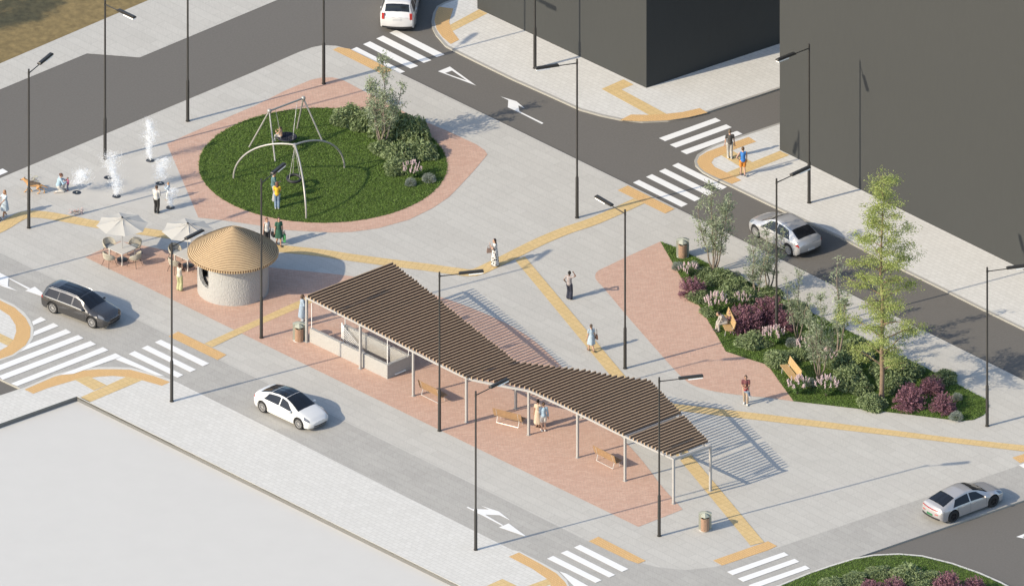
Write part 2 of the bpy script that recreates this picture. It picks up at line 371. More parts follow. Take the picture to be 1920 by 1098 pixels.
tac([(46, 730), (102, 706), (143, 695.6), (184, 692), (217, 692), (245, 693), (288, 704.5), (319, 716), (303.5, 723), (268, 713), (242, 707), (212, 704.5), (184, 706), (138, 713), (89, 727.5), (62.5, 738)], O)
tac([(1161.5, 226), (1183, 215), (1215, 215.6), (1248, 214), (1279, 210.5), (1312, 203), (1327, 211.5), (1291.6, 220), (1253, 226), (1202, 228)], O, .0135)
tac([(823, 13), (850, 16.6), (842, 41), (848, 58), (861, 75), (845, 83), (829.5, 70), (819, 56), (814.5, 38), (817.5, 23)], O, .0135)
rO = pts([(1404, 257), (1350, 276), (1325, 285), (1311, 294), (1307, 303), (1311, 313), (1323, 323), (1340, 331), (1372, 345), (1390, 338), (1363, 324), (1340, 313), (1334, 305), (1339, 297), (1353, 291), (1376, 281), (1394, 274), (1418, 266)])
sheet('tactile_paving', rO[::-1], .0075, O)
tac([(954, 1043), (973, 1035), (1011, 1055), (1043, 1074), (1060, 1091), (1070, 1112), (1040, 1112), (1026, 1085), (998, 1065.5)], O)

# painted markings
def marks(name, quads, z):
    b = MB()
    for q in quads: b.poly([pts(q, z)], z)
    tag(b.build(name, M_paint), kind='structure')
ZA = -.094; ZS = .026
marks('crosswalk', [[(656 + 24.7 * i, 94 - 10.7 * i), (669 + 24.7 * i, 88.5 - 10.7 * i), (759.5 + 24.7 * i, 134.5 - 10.7 * i), (745 + 24.7 * i, 139.5 - 10.7 * i)] for i in range(4)], ZA)
marks('crosswalk', [[(1235.5 + 20.2 * i, 259 + 12.3 * i), (1341.5 + 20.2 * i, 221 + 12.3 * i), (1351.7 + 20.2 * i, 226.5 + 12.3 * i), (1247 + 20.2 * i, 264.7 + 12.3 * i)] for i in range(3)], ZA)
marks('crosswalk', [[(1186.7 + 24.5 * i, 342.3 - 10.6 * i), (1198 + 24.5 * i, 337.2 - 10.6 * i), (1289.5 + 24.5 * i, 382.5 - 10.6 * i), (1277.8 + 24.5 * i, 388 - 10.6 * i)] for i in range(4)], ZA)
def z1(l): return [(x / 3.92, 540 + y / 3.92) for x, y in l]
marks('crosswalk', [z1(q) for q in [[(235, 245), (300, 210), (340, 233), (244, 272)], [(250, 318), (393, 255), (433, 277), (243, 352)], [(215, 408), (485, 300), (525, 325), (146, 468)], [(-160, 624), (575, 343), (615, 367), (-120, 650)], [(-10, 644), (665, 387), (706, 412), (20, 673)], [(80, 700), (757, 432), (798, 455), (128, 718)], [(438, 637), (850, 477), (893, 500), (845, 520), (540, 628)]]], ZS)
marks('crosswalk', [z1(q) for q in [[(945, 483), (990, 460), (1348, 636), (1305, 657)], [(1040, 440), (1085, 420), (1442, 597), (1398, 616)], [(1137, 397), (1182, 377), (1538, 552), (1490, 573)], [(847, 522), (894, 501), (1213, 646), (1145, 637)]]], ZS)
def z7_(l): return [(960 + x / 3.92, 818 + y / 3.92) for x, y in l]
marks('crosswalk', [z7_(q) for q in [[(257, 895), (303, 874), (660, 1053), (615, 1073)], [(357, 854), (405, 834), (760, 1014), (713, 1033)], [(455, 813), (500, 792), (857, 971), (808, 992)], [(348, 988), (400, 1005), (565, 1098), (470, 1112)]]], ZS)
marks('crosswalk', [[(1363 + 20 * i, 1071 + 12.5 * i), (1470 + 20 * i, 1034 + 12.5 * i), (1479 + 20 * i, 1039.7 + 12.5 * i), (1373.5 + 20 * i, 1077.3 + 12.5 * i)] for i in range(4)], ZS)
marks('crosswalk', [[(-30, 330), (5, 316), (15, 322), (-20, 337)], [(-15, 318), (2, 311), (5, 316), (-30, 330)][:3]][:1], ZA)
marks('crosswalk', [[(1910.6, 871.6), (1975, 848), (1985, 853), (1922, 878)]], ZS)
marks('give_way_triangle', [[(821.4, 134), (843.5, 125), (847.5, 132.6), (834.6, 137.2)], [(843.5, 125), (892.8, 160.7), (875, 151.3), (847.5, 132.6)], [(892.8, 160.7), (821.4, 134), (834.6, 137.2), (875, 151.3)]], ZA)
def za(l): return [(920 + x / 13.725, 160 + y / 13.725) for x, y in l]
marks('road_arrow', [za(q) for q in [[(258, 290), (660, 412), (712, 520), (455, 385)], [(660, 412), (885, 598), (712, 520)], [(455, 385), (712, 520), (740, 668), (720, 695), (440, 568)], [(740, 668), (1358, 972), (1320, 998), (715, 692)]]], ZA)
def zb(l): return [(860 + x / 12.2, 930 + y / 12.2) for x, y in l]
marks('road_arrow', [zb(q) for q in [[(180, 250), (215, 232), (315, 283), (415, 375), (360, 340)], [(315, 283), (690, 295), (920, 340), (940, 430), (610, 415), (540, 432), (415, 375)], [(505, 208), (920, 340), (690, 295)], [(920, 340), (1185, 547), (940, 430)], [(610, 415), (1020, 655), (990, 668), (540, 432)], [(920, 705), (1145, 612), (1570, 928)]]], ZS)
def zc(l): return [(x / 12.2, 500 + y / 12.2) for x, y in l]
marks('road_arrow', [zc(q) for q in [[(-120, 75), (0, 135), (200, 240), (180, 440), (0, 400), (-200, 330)], [(0, 425), (-60, 395), (180, 440), (410, 558), (110, 468)], [(190, 262), (215, 255), (690, 490), (645, 515)], [(575, 545), (800, 452), (1160, 740)]]], ZS)
marks('road_arrow', [[(1905.5, 1005.5), (1925, 998), (1935, 1012)], [(1921, 1003), (1960, 1019), (1955, 1022), (1918, 1007)]], ZA)

# ---------------------------------------------------------------- dark buildings
def wallmat(name, c):
    return mat(name, c, 0.85, var=0.03, scale=3.0, bump=0.08, bscale=8, stretch=(2.2, 2.2, .35), spec=0.05)
M_bld = wallmat('dark_render', (0.056, 0.058, 0.057))
M_roofd = mat('roof_gravel', (0.12, 0.12, 0.115), 0.9, var=0.15, scale=8)
def block(px, label, H):
    fp = pts(px); c = sum(fp, Vector()) / len(fp)
    o = empty('office_building', c, 0, label, 'building')
    b = MB(); b.poly([[p - c for p in fp]], H, -.1, 0); w = b.build('wall', M_bld, o)
    r_ = MB(); r_.poly([[(p - c) * .985 for p in fp]], H + .02, H + .004, 0); r_.build('roof', M_roofd, o)
    q = MB(); n = len(fp)
    for i in range(n):
        a = fp[i] - c; d = fp[(i + 1) % n] - c
        q.bar((a.x * .993, a.y * .993, H + .3), (d.x * .993, d.y * .993, H + .3), .25, .55)
    q.build('parapet', M_bld, o)
    return o
block([(1212, 165), (1560, 49.5), (1243, -99.5), (895, 16)][::1], 'plain dark grey building whose shaded side wall meets the corner with the yellow strip', 21)
block([(1462, 281), (2060, 575), (2360, 475), (1762, 181)], 'largest plain grey windowless building beside the silver hatchback street', 22)
# ---------------------------------------------------------------- street lamps
M_black = mat('dark_lamp_metal', (0.045, 0.043, 0.040), 0.45, 0.3)
M_led = mat('white_diffuser', (0.9, 0.9, 0.88), 0.4)
def make_lamp():
    o = empty('street_lamp', (0, 0, 0))
    b = MB(); b.lathe([(0, 0), (.095, 0), (.09, 2.52), (.058, 2.62), (.052, 10.0), (0, 10.0)], 14); b.build('pole', M_black, o, True)
    b = MB(); b.lathe([(.0, 0.0), (.12, 0), (.12, .03), (.0, .03)], 14); b.build('base_plate', M_black, o)
    b = MB(); b.tube([(0, 0, 9.74), (.5, 0, 9.76), (1.5, 0, 9.80)], [.035, .03, .026], 8); b.lathe([(.06, 9.66), (.062, 9.82)], 12); b.build('arm', M_black, o, True)
    h = MB(); rot = Matrix.Rotation(R(-2), 3, 'Y')
    h.box((1.80, 0, 9.85), (1.40, .25, .07), rot); h.box((1.80, 0, 9.905), (1.36, .17, .05), rot, taper=.96); h.build('lamp_head', M_black, o)
    d = MB(); d.box((2.05, 0, 9.78), (.82, .22, .085), rot); d.build('diffuser', M_led, o)
    return o
LAMPS = [((54, 427), (43, 33), 'slim black street lamp behind the running dog, the leftmost whole one'),
 ((197, 298), (56, -29), 'tall black street lamp beside the tallest floor fountain jets'),
 ((352, 227), (43, 33), 'black street lamp between the dark road and the left tip of the pink ring'),
 ((607, 157), (56, -29), 'black street lamp on the upper point of the pink ring by the round lawn'),
 ((1082, 408), (-78, -14), 'black street lamp on open paving beside the crossing lane with white turn arrow'),
 ((1003, 128), (50, -30), 'black street lamp in front of the shaded grey building corner'),
 ((1172, 690), (-54, 29), 'black street lamp between the diagonal yellow strip and the pink rest area'),
 ((1517, 380), (-61, -27), 'black street lamp casting its shadow on the large grey wall'),
 ((1456, 632), (62, 26), 'black street lamp rising out of the purple bushes'),
 ((1851, 798), (83, 8), 'black street lamp at the pointed right end of the planted bed'),
 ((490, 633), (41, 31), 'black street lamp in front of the round straw-roofed kiosk'),
 ((322, 752), (62, 29), 'black street lamp beside the wide zebra crossing left of the white car'),
 ((824, 807), (83, 6), 'black street lamp in front of the middle of the slatted pergola'),
 ((892, 1030), (63, 28), 'black street lamp on the white pavement beside the double arrow marking'),
 ((1236, 1004), (84, 7), 'black street lamp beside the lone litter bin and pink paving tip'),
 ((-95, 548), (60, 20), 'black street lamp standing beyond the left edge on the street side')]
lamp0 = None
for (bx, by), (du, dv), lab in LAMPS:
    o = lamp0 if lamp0 is None else copy_tree(lamp0)
    if lamp0 is None: o = lamp0 = make_lamp()
    o.location = P(bx, by, .012); o.rotation_euler = (0, 0, gang(du, dv)); tag(o, lab, 'street lamp', 'black street lamps')

# ---------------------------------------------------------------- slatted pergola
M_post = mat('pergola_steel', (0.37, 0.36, 0.345), 0.5, 0.1, var=0.05, scale=5)
M_slat = mat('shaded_timber', (0.14, 0.094, 0.066), 0.7, var=0.16, scale=5, stretch=(1, 1, 6))  # slat sides: brown darkened to paint in their shade
M_slat_top = mat('lit_timber', (0.33, 0.235, 0.15), 0.75, var=0.15, scale=4)  # same timber in a paler tone, sunlight painted into tops and ends
pg = empty('slatted_pergola', P(900, 760), 0, 'long curving pergola of brown timber slats on pale steel posts over the pink strip', 'pergola')
PG0 = pg.location.copy()
def L(v): return Vector(v) - PG0
SD = Vector((1, .385 / SP, 0)).normalized(); SN = Vector((SD.y, -SD.x, 0))
ZT = 3.03; ZB = 2.87
fr = [P(x, y, ZT) for x, y in [(576.6, 553), (627.7, 578.7), (702, 616), (764.6, 646.7), (828, 679), (874.7, 703.8), (900, 708), (934.6, 713.5), (955, 717), (986, 724), (992.6, 726), (1027.6, 741), (1066, 760.5), (1121.7, 786.8), (1165.6, 810), (1257.4, 850)]]
bk = [P(x, y, ZT) for x, y in [(735, 491), (777, 522), (831.7, 567), (915.5, 635), (969, 676.5), (980.5, 676.8), (996.6, 679.6), (1018.4, 682.5), (1050.5, 686.5), (1100, 692), (1139, 700), (1162.5, 703), (1217.6, 710.4), (1230, 723), (1274, 769), (1327.5, 823.7)]]
def hit(line, o):
    for a, b in zip(line, line[1:]):
        oa, ob = SN.dot(a), SN.dot(b)
        if oa - 1e-6 <= o <= ob + 1e-6: return a + (b - a) * ((o - oa) / (ob - oa))
    return line[0] if o < SN.dot(line[0]) else line[-1]
o0 = SN.dot(fr[0]); o1 = SN.dot(fr[-1]); NS = 100
skip = SN.dot(P(1172, 813, ZT))
rng = random.Random(5)
for k in range(NS):
    o = o0 + (o1 - o0) * k / (NS - 1)
    if abs(o - skip) < .15: continue
    a = hit(fr, o); b = hit(bk, o)
    a = a - SD * rng.uniform(0, .04); b = b + SD * rng.uniform(-.03, .05)
    m = MB(); za_ = ZT - .08
    m.bar(L((a.x, a.y, za_)), L((b.x, b.y, za_)), .078, .16, 0)
    for i, f in enumerate(m.f):                       # paler sunlit tone painted on top and end grain
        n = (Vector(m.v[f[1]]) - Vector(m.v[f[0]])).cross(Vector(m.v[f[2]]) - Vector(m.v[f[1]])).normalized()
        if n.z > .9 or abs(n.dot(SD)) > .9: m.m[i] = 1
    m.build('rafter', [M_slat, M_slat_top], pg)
fbeam = smoothpoly([P(x, y, ZB) for x, y in [(575, 556), (672.5, 605), (775, 657), (833, 686.5), (874.6, 706), (905, 714), (961, 725), (993, 731.5), (1028, 747), (1083, 772.5), (1150, 806), (1172, 816), (1263, 858.5)]], 3)
bbeam = [q - SD * .28 + Vector((0, 0, ZB - ZT)) for q in bk] + [P(1332, 834.5, ZB)]
def ribbon(line, w, h, name):
    m = MB(); n = len(line); vs = []
    for i, p in enumerate(line):
        d = (line[min(i + 1, n - 1)] - line[max(i - 1, 0)]); d.z = 0; d.normalize(); s = Vector((-d.y, d.x, 0)) * w / 2
        q = L((p.x, p.y, ZB))
        vs += [q - s - Vector((0, 0, h)), q + s - Vector((0, 0, h)), q + s, q - s]
    fs = []
    for i in range(n - 1):
        for k in range(4):
            a = i * 4 + k; b = i * 4 + (k + 1) % 4; fs.append((a, b, b + 4, a + 4))
    fs += [(3, 2, 1, 0), tuple(range((n - 1) * 4, n * 4))]
    m.add(vs, fs); return m.build(name, M_post, pg)
ribbon(fbeam, .09, .12, 'beam'); ribbon(bbeam, .09, .12, 'beam')
def post(q, name='post'):
    q = L(q); m = MB(); m.box((q.x, q.y, ZB / 2 - .003), (.12, .12, ZB - .006), Matrix.Rotation(R(-46.5), 3, 'Z'))
    m.box((q.x, q.y, .02), (.22, .22, .02), Matrix.Rotation(R(-46.5), 3, 'Z')); m.build(name, M_post, pg)
fposts = [(575, 641), (675.6, 691), (775, 742), (874.6, 791), (991.5, 815), (1083, 857.5), (1172, 901), (1263, 943.5)]
bposts = [(745, 590), (850, 676), (967, 766), (1091, 783), (1200, 795), (1276, 860), (1332, 919.5)]
for q in fposts + bposts: post(P(*q))
for i, q in enumerate(fposts):
    a = P(*q); o = SN.dot(a); b = hit([x - Vector((0, 0, ZT)) for x in bk], o) - SD * .3
    if i == 7: b = P(*bposts[-1])
    m = MB(); m.bar(L((a.x, a.y, ZB - .075)) + SD * .06, L((b.x, b.y, ZB - .075)) - SD * .06, .09, .13 if i < 6 else .15); m.build('cross_beam', M_post, pg)

# ---------------------------------------------------------------- stairwell with low concrete walls and glass
M_conc = mat('rough_concrete', (0.365, 0.355, 0.335), 0.9, var=0.10, scale=9, bump=0.8, bscale=14, bdist=.06)
M_conc_d = mat('stair_concrete', (0.34, 0.32, 0.30), 0.9, var=0.1, scale=4)
M_wsteel = mat('white_steel', (0.78, 0.78, 0.77), 0.35)
M_glass = glassmat('clear_glass', (1, 1, 1), 0.04)
sw = empty('stairwell_entrance', SF0, math.atan2(SU.y, SU.x), 'low pale concrete stairwell with glass panels and white handrails under the pergola', 'stairwell')
def swb(name, u0, u1, v0, v1, z0, z1_, m, bevel=0):
    b = MB(); b.box(((u0 + u1) / 2, (v0 + v1) / 2, (z0 + z1_) / 2), (u1 - u0, v1 - v0, z1_ - z0)); return b.build(name, m, sw)
# the frame is slightly skewed in plan: rotate local v axis onto world SV by building on orthogonal axes
SWS = Matrix.Rotation(-math.atan2(SU.y, SU.x), 3, 'Z') @ SV
def sk(u, v, z): return Vector((u, 0, z)) + SWS * v
def skbox(name, u0, u1, v0, v1, z0, z1_, m, par=None):
    b = MB(); vs = [sk(u, v, z) for z in (z0, z1_) for u, v in ((u0, v0), (u1, v0), (u1, v1), (u0, v1))]
    b.add(vs, [(3, 2, 1, 0), (4, 5, 6, 7), (0, 1, 5, 4), (1, 2, 6, 5), (2, 3, 7, 6), (3, 0, 4, 7)]); return b.build(name, m, par or sw)
skbox('front_wall', 0, SLEN, 0, .197, 0, .87, M_conc)
skbox('end_wall', SLEN - .197, SLEN, .2, SWID - .2, 0, .87, M_conc)
skbox('back_wall', 1.0, SLEN, SWID - .197, SWID, 0, .90, M_conc)
b = MB()
for u0, u1, v0, v1 in ((1.27, SLEN - .17, .17, .199), (1.27, SLEN - .17, SWID - .199, SWID - .17), (SLEN - .199, SLEN - .17, .199, SWID - .199), (1.27, 1.299, .199, SWID - .199)):
    vs = [sk(u, v, z) for z in (-3.3, -.002) for u, v in ((u0, v0), (u1, v0), (u1, v1), (u0, v1))]
    b.add(vs, [(3, 2, 1, 0), (4, 5, 6, 7), (0, 1, 5, 4), (1, 2, 6, 5), (2, 3, 7, 6), (3, 0, 4, 7)])
b.build('shaft_lining', M_conc_d, sw)
b = MB(); n = 16
for i in range(n):
    u0 = 1.31 + i * .28; z = -.16 * (i + 1)
    vs = [sk(u, v, zz) for zz in (z - .6, z) for u, v in ((u0, .2), (u0 + .28, .2), (u0 + .28, SWID - .2), (u0, SWID - .2))]
    b.add(vs, [(3, 2, 1, 0), (4, 5, 6, 7), (0, 1, 5, 4), (1, 2, 6, 5), (2, 3, 7, 6), (3, 0, 4, 7)])
b.build('stair_flight', M_conc_d, sw)
for i in range(3):
    u0 = .05 + i * (SLEN - .1) / 3; skbox('glass_panel', u0 + .01, u0 + (SLEN - .1) / 3 - .01, .09, .102, .875, 2.45, M_glass)
skbox('glass_panel', SLEN - .11, SLEN - .098, .12, SWID - .12, .875, 2.45, M_glass)
for i in range(3):
    u0 = 1.05 + i * (SLEN - 1.1) / 3; skbox('glass_panel', u0 + .01, u0 + (SLEN - 1.1) / 3 - .01, SWID - .11, SWID - .098, .905, 2.45, M_glass)
for u, v in ((.06, .1), (SLEN - .1, .1), (SLEN - .1, SWID - .1), (1.06, SWID - .1)):
    b = MB(); q = sk(u, v, 1.66); b.box(q, (.035, .035, 1.57)); b.build('glass_post', M_wsteel, sw)
b = MB(); q = sk(SLEN + .03, .9, .22)
b.bar(sk(SLEN + .03, .55, .12), sk(SLEN + .03, 1.35, .12), .05, .06); b.build('wall_light', M_wsteel, sw)
b = MB()
for k in range(6):
    b.bar(sk(1.28, SWID - .42, .95 - k * .15), sk(1.28 + 2.2, SWID - .42, .95 - k * .15 - 1.26), .035, .035)
b.build('handrail', M_wsteel, sw)
b = MB()
for k in range(7): b.bar(sk(.98, SWID - .25, .12 + k * .14), sk(1.28, SWID - .42, .12 + k * .14), .03, .075)
b.box(sk(.97, SWID - .25, .52), (.07, .07, 1.04)); b.box(sk(1.28, SWID - .42, .52), (.07, .07, 1.04)); b.build('slatted_gate', M_wsteel, sw)

# ---------------------------------------------------------------- round kiosk
M_stucco = mat('rough_stucco', (0.365, 0.36, 0.345), 0.95, var=0.06, scale=10, bump=1.0, bscale=10, bdist=.045, stretch=(1.2, 1.2, .8))
M_straw = mat('straw_batten', (0.43, 0.31, 0.18), 0.75, var=0.14, scale=6)
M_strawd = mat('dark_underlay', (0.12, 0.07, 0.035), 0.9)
M_dark = mat('dark_interior', (0.02, 0.02, 0.02), 0.8)
ki = empty('round_kiosk', P(437, 543, .012), 0, 'round rough stucco kiosk with a conical straw batten roof', 'kiosk')
b = MB(); NA = 240; NZ = 66; H = 2.62; ro = 2.0; ri = 1.8
def ang(k): return -math.pi / 2 + 2 * math.pi * k / NA
def inside(k, j):
    t = math.degrees(ang(k)) ; z = H * (j + .5) / NZ; rel = (t + 90 + 180) % 360 - 180
    return -74 < rel < -43 and ((rel + 43) / 31) ** 2 + ((z - 1.58) / .76) ** 2 < 1
vs = []
for rr in (ro, ri):
    for j in range(NZ + 1):
        for k in range(NA): vs.append((rr * math.cos(ang(k)), rr * math.sin(ang(k)), H * j / NZ))
def vi(s, j, k): return s * (NZ + 1) * NA + j * NA + k % NA
fs = []
hole = {(k, j) for k in range(NA) for j in range(NZ) if inside(k + .5, j)}
for k in range(NA):
    for j in range(NZ):
        if (k, j) in hole:
            for dk, dj, e in ((-1, 0, ((j, k), (j + 1, k))), (1, 0, ((j + 1, k + 1), (j, k + 1))), (0, -1, ((j, k + 1), (j, k))), (0, 1, ((j + 1, k), (j + 1, k + 1)))):
                if ((k + dk) % NA, j + dj) not in hole: fs.append((vi(0, *e[0]), vi(0, *e[1]), vi(1, *e[1]), vi(1, *e[0])))
            continue
        fs.append((vi(0, j, k), vi(0, j, k + 1), vi(0, j + 1, k + 1), vi(0, j + 1, k)))
        fs.append((vi(1, j + 1, k), vi(1, j + 1, k + 1), vi(1, j, k + 1), vi(1, j, k)))
b.add(vs, fs); b.build('wall', M_stucco, ki, True)
b = MB(); b.lathe([(1.79, .03), (0, .03)], 40); b.lathe([(1.795, 2.6), (0, 2.6)], 40); b.build('floor', M_conc_d, ki)
a_ = ang(0) + R(-58)
b = MB(); b.box((1.25 * math.cos(a_), 1.25 * math.sin(a_), .55), (.6, 1.0, 1.04), Matrix.Rotation(a_, 3, 'Z')); b.build('counter', M_conc_d, ki)
b = MB(); b.box((1.3 * math.cos(a_), 1.3 * math.sin(a_), 1.32), (.4, .55, .5), Matrix.Rotation(a_, 3, 'Z')); b.lathe([(0, 0), (.09, 0), (.11, .3), (0, .32)], 12, (1.3 * math.cos(a_), 1.3 * math.sin(a_), 1.57)); b.build('coffee_machine', mat('grey_metal', (.2, .2, .21), .4, .5), ki)
rf = MB(); NR = 30; ra = 2.54; z0r = 2.44; zt = 4.0
def rz(r): t = r / ra; return zt - (zt - z0r) * (t ** 1.18)
prof = [(.02, zt)]; mis = []
for i in range(NR):
    r0 = ra * i / NR; r1 = ra * (i + 1) / NR; rm = r0 + (r1 - r0) * .62
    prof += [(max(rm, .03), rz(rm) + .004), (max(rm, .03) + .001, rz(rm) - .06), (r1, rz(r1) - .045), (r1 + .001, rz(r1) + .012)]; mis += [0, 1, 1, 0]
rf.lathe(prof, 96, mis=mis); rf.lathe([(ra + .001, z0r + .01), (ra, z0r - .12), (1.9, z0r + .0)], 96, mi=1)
roof = rf.build('roof', [M_straw, M_strawd], ki, False)
b = MB()
for k in range(110):
    t = 2 * math.pi * k / 110; b.box((2.53 * math.cos(t), 2.53 * math.sin(t), z0r - .06), (.06, .075, .13), Matrix.Rotation(t, 3, 'Z'))
b.build('eave_battens', M_straw, roof)

# ---------------------------------------------------------------- café tables, chairs and parasols
M_table = mat('white_table', (0.5, 0.48, 0.44), 0.5)
M_wick = mat('woven_cord', (0.40, 0.365, 0.29), 0.85, var=0.25, scale=60)
M_cush = mat('grey_cushion', (0.24, 0.26, 0.27), 0.9)
M_para = mat('cream_canvas', (0.46, 0.44, 0.395), 0.9, var=0.03, scale=5)
M_paras = mat('canvas_seam', (0.50, 0.475, 0.43), 0.9)
def make_table():
    o = empty('cafe_table', (0, 0, 0))
    b = MB(); b.box((0, 0, .735), (1.14, 1.14, .035)); b.build('table_top', M_table, o)
    for x in (-.5, .5):
        for y in (-.5, .5):
            b = MB(); b.box((x, y, .358), (.06, .06, .714)); b.build('leg', M_table, o)
    return o
def make_parasol():
    o = empty('parasol', (0, 0, 0))
    b = MB(); b.lathe([(0, 0), (.30, 0), (.30, .05), (.05, .08), (.04, .25), (0, .25)], 24); b.build('base', M_black, o, True)
    b = MB(); b.tube([(0, 0, .05), (0, 0, 2.6)], .022, 8); b.build('pole', M_post, o, True)
    c = MB(); n = 8; top = (0, 0, 2.57)
    ring = [(1.47 * math.cos(2 * math.pi * (k + .15) / n), 1.47 * math.sin(2 * math.pi * (k + .15) / n), 2.24) for k in range(n)]
    for k in range(n):
        a = Vector(ring[k]); d = Vector(ring[(k + 1) % n]); t = Vector(top); row = 6
        pv = []
        for i in range(row + 1):
            for j in range(i + 1):
                p = t + ((a * (i - j) + d * j) / i - t) * (i / row) if i else t.copy()
                s = (i / row); mid = (j * (i - j) / (i * i) * 4) if i else 0
                p.z -= .03 * mid * s; p.xy = p.xy * (1 - .03 * mid * s); pv.append(p)
        idx = lambda i, j: i * (i + 1) // 2 + j
        f = []
        for i in range(row):
            for j in range(i + 1):
                f.append((idx(i, j), idx(i + 1, j), idx(i + 1, j + 1)))
                if j < i: f.append((idx(i, j), idx(i + 1, j + 1), idx(i, j + 1)))
        c.add(pv, f)
    c.build('canopy', M_para, o)
    for k in range(n):
        b = MB(); b.tube([(0, 0, 2.64), (ring[k][0] * .5, ring[k][1] * .5, 2.40), (ring[k][0] * .99, ring[k][1] * .99, 2.205)], .012, 5); b.build('rib', M_paras, o)
    b = MB(); b.lathe([(0, 2.64), (.07, 2.66), (.05, 2.72), (0, 2.74)], 10); b.build('finial', M_black, o, True)
    return o
def make_chair():
    o = empty('woven_chair', (0, 0, 0))          # faces +X
    b = MB(); b.lathe([(0, .40), (.20, .41), (.255, .45), (.24, .455), (0, .44)], 20, sx=1.0, sy=1.05); b.build('seat', M_wick, o, True)
    b = MB(); b.lathe([(0, .458), (.21, .458), (.235, .49), (.2, .52), (0, .525)], 20); b.build('cushion', M_cush, o, True)
    b = MB(); n = 18                             # open woven shell: hoops and cords
    for zz, rr, ext in ((.50, .27, 118), (.56, .285, 112), (.62, .295, 104), (.68, .302, 92), (.74, .305, 76), (.79, .303, 56)):
        b.tube([(rr * math.cos(R(180 - ext + 2 * ext * k / n)), rr * math.sin(R(180 - ext + 2 * ext * k / n)) * 1.08, zz) for k in range(n + 1)], .017, 5)
    for k in range(25):
        a = 180 - 112 + 224 * k / 24; t = abs(a - 180) / 112; zt_ = .80 - .27 * max(0, (t - .3) / .7) ** 1.2
        b.tube([(.255 * math.cos(R(a)), .27 * math.sin(R(a)), .44), (.30 * math.cos(R(a)), .32 * math.sin(R(a)), zt_)], .013, 4)
    b.tube([(.303 * math.cos(R(68 + 224 * k / 24)), .327 * math.sin(R(68 + 224 * k / 24)), .81 - .27 * max(0, (abs(68 + 224 * k / 24 - 180) / 112 - .3) / .7) ** 1.2) for k in range(25)], .02, 6)
    b.build('backrest', M_wick, o)
    for x in (-.2, .2):
        for y in (-.2, .2):
            l = MB(); l.tube([(x * .8, y * .8, .42), (x * 1.35, y * 1.3, 0)], .012, 6); l.build('leg', M_black, o)
    return o
T0 = make_table(); U0 = make_parasol(); C0 = make_chair()
nm = ['rear left', 'rear right', 'front right', 'front left']
used = False
for (tx, ty), side in (((229, 487), 'outer'), ((352, 498), 'kiosk-side')):
    base = P(tx, ty, .012)
    t = T0 if side == 'outer' else copy_tree(T0); t.location = base; t.rotation_euler = (0, 0, R(45))
    tag(t, 'square white café table ' + ('at the outer end, four chairs fully in view' if side == 'outer' else 'partly hidden behind the straw roof of the kiosk'), 'table', 'café tables')
    u = U0 if side == 'outer' else copy_tree(U0); u.location = base
    tag(u, 'cream octagonal parasol ' + ('over the table farther from the kiosk' if side == 'outer' else 'next to the kiosk, its edge behind the straw roof'), 'parasol', 'café parasols')
    for i, a in enumerate((135, 45, -45, -135)):
        c = C0 if not used else copy_tree(C0); used = True
        c.location = base + Vector((math.cos(R(a)), math.sin(R(a)), 0)) * 1.0; c.scale = (1.18, 1.18, 1.08); c.rotation_euler = (0, 0, R(a + 180 + (-8, 6, 10, -5)[i]))
        tag(c, f'woven cord chair at the {nm[i]} side of the {side} café table', 'chair', 'woven café chairs')

# ---------------------------------------------------------------- benches
M_wood = mat('varnished_slats', (0.31, 0.195, 0.105), 0.55, var=0.14, scale=7)
M_wood2 = mat('light_slats', (0.50, 0.335, 0.155), 0.55, var=0.1, scale=7)
M_galv = mat('pale_bench_metal', (0.55, 0.54, 0.52), 0.4, 0.3)
def make_bench(w, slat_n, wood, name):
    o = empty(name, (0, 0, 0))                    # sits facing +X, long axis Y
    b = MB()
    for i in range(slat_n):
        x = -.20 + .42 * i / (slat_n - 1); b.box((x, 0, .43 - .02 * math.cos(i / slat_n * 3)), (.42 / slat_n * .78, w, .03))
    b.build('seat', wood, o)
    b = MB(); rt = Matrix.Rotation(R(-16), 3, 'Y')
    for i in range(slat_n):
        t = .08 + .40 * i / (slat_n - 1); p = Vector((-.235, 0, .43)) + rt @ Vector((0, 0, t)); b.box(p, (.03, w, .40 / slat_n * .80), rt)
    b.build('backrest', wood, o)
    for y in (-w * .38, w * .38):
        l = MB()
        l.tube([(.22, y, 0), (.17, y, .40), (-.2, y, .40), (-.24, y, .44), (-.375, y, .90)], .02, 6)
        l.tube([(-.30, y, 0), (-.16, y, .40)], .02, 6); l.build('leg_frame', M_galv, o, True)
    l = MB(); l.tube([(-.30, -w * .38, .03), (-.30, w * .38, .03)], .015, 6); l.build('stretcher', M_galv, o)
    return o
B0 = make_bench(1.8, 6, M_wood, 'park_bench')
for i, ((x, y), d, lab) in enumerate([((813, 745), (34, -17), 'wooden park bench just right of the concrete stairwell'), ((956, 793), (50, -12.5), 'wooden park bench beside the standing couple under the pergola'), ((1141, 868), (38, -19.5), 'wooden park bench nearest the end of the pergola')]):
    o = B0 if i == 0 else copy_tree(B0)
    o.location = P(x, y, .012); o.rotation_euler = (0, 0, gang(*d) + math.pi / 2); tag(o, lab, 'bench', 'benches under the pergola')
B1 = make_bench(1.95, 9, M_wood2, 'slatted_bench')
for i, ((x, y), d, lab) in enumerate([((1361, 618), (17, -36), 'light slatted wooden bench with the seated man'), ((1481, 710), (22, -28), 'empty light slatted bench with pink flowers at its end')]):
    o = B1 if i == 0 else copy_tree(B1)
    o.location = P(x, y, .02); o.rotation_euler = (0, 0, gang(*d) - math.pi / 2); tag(o, lab, 'bench', 'slatted benches in the planted bed')

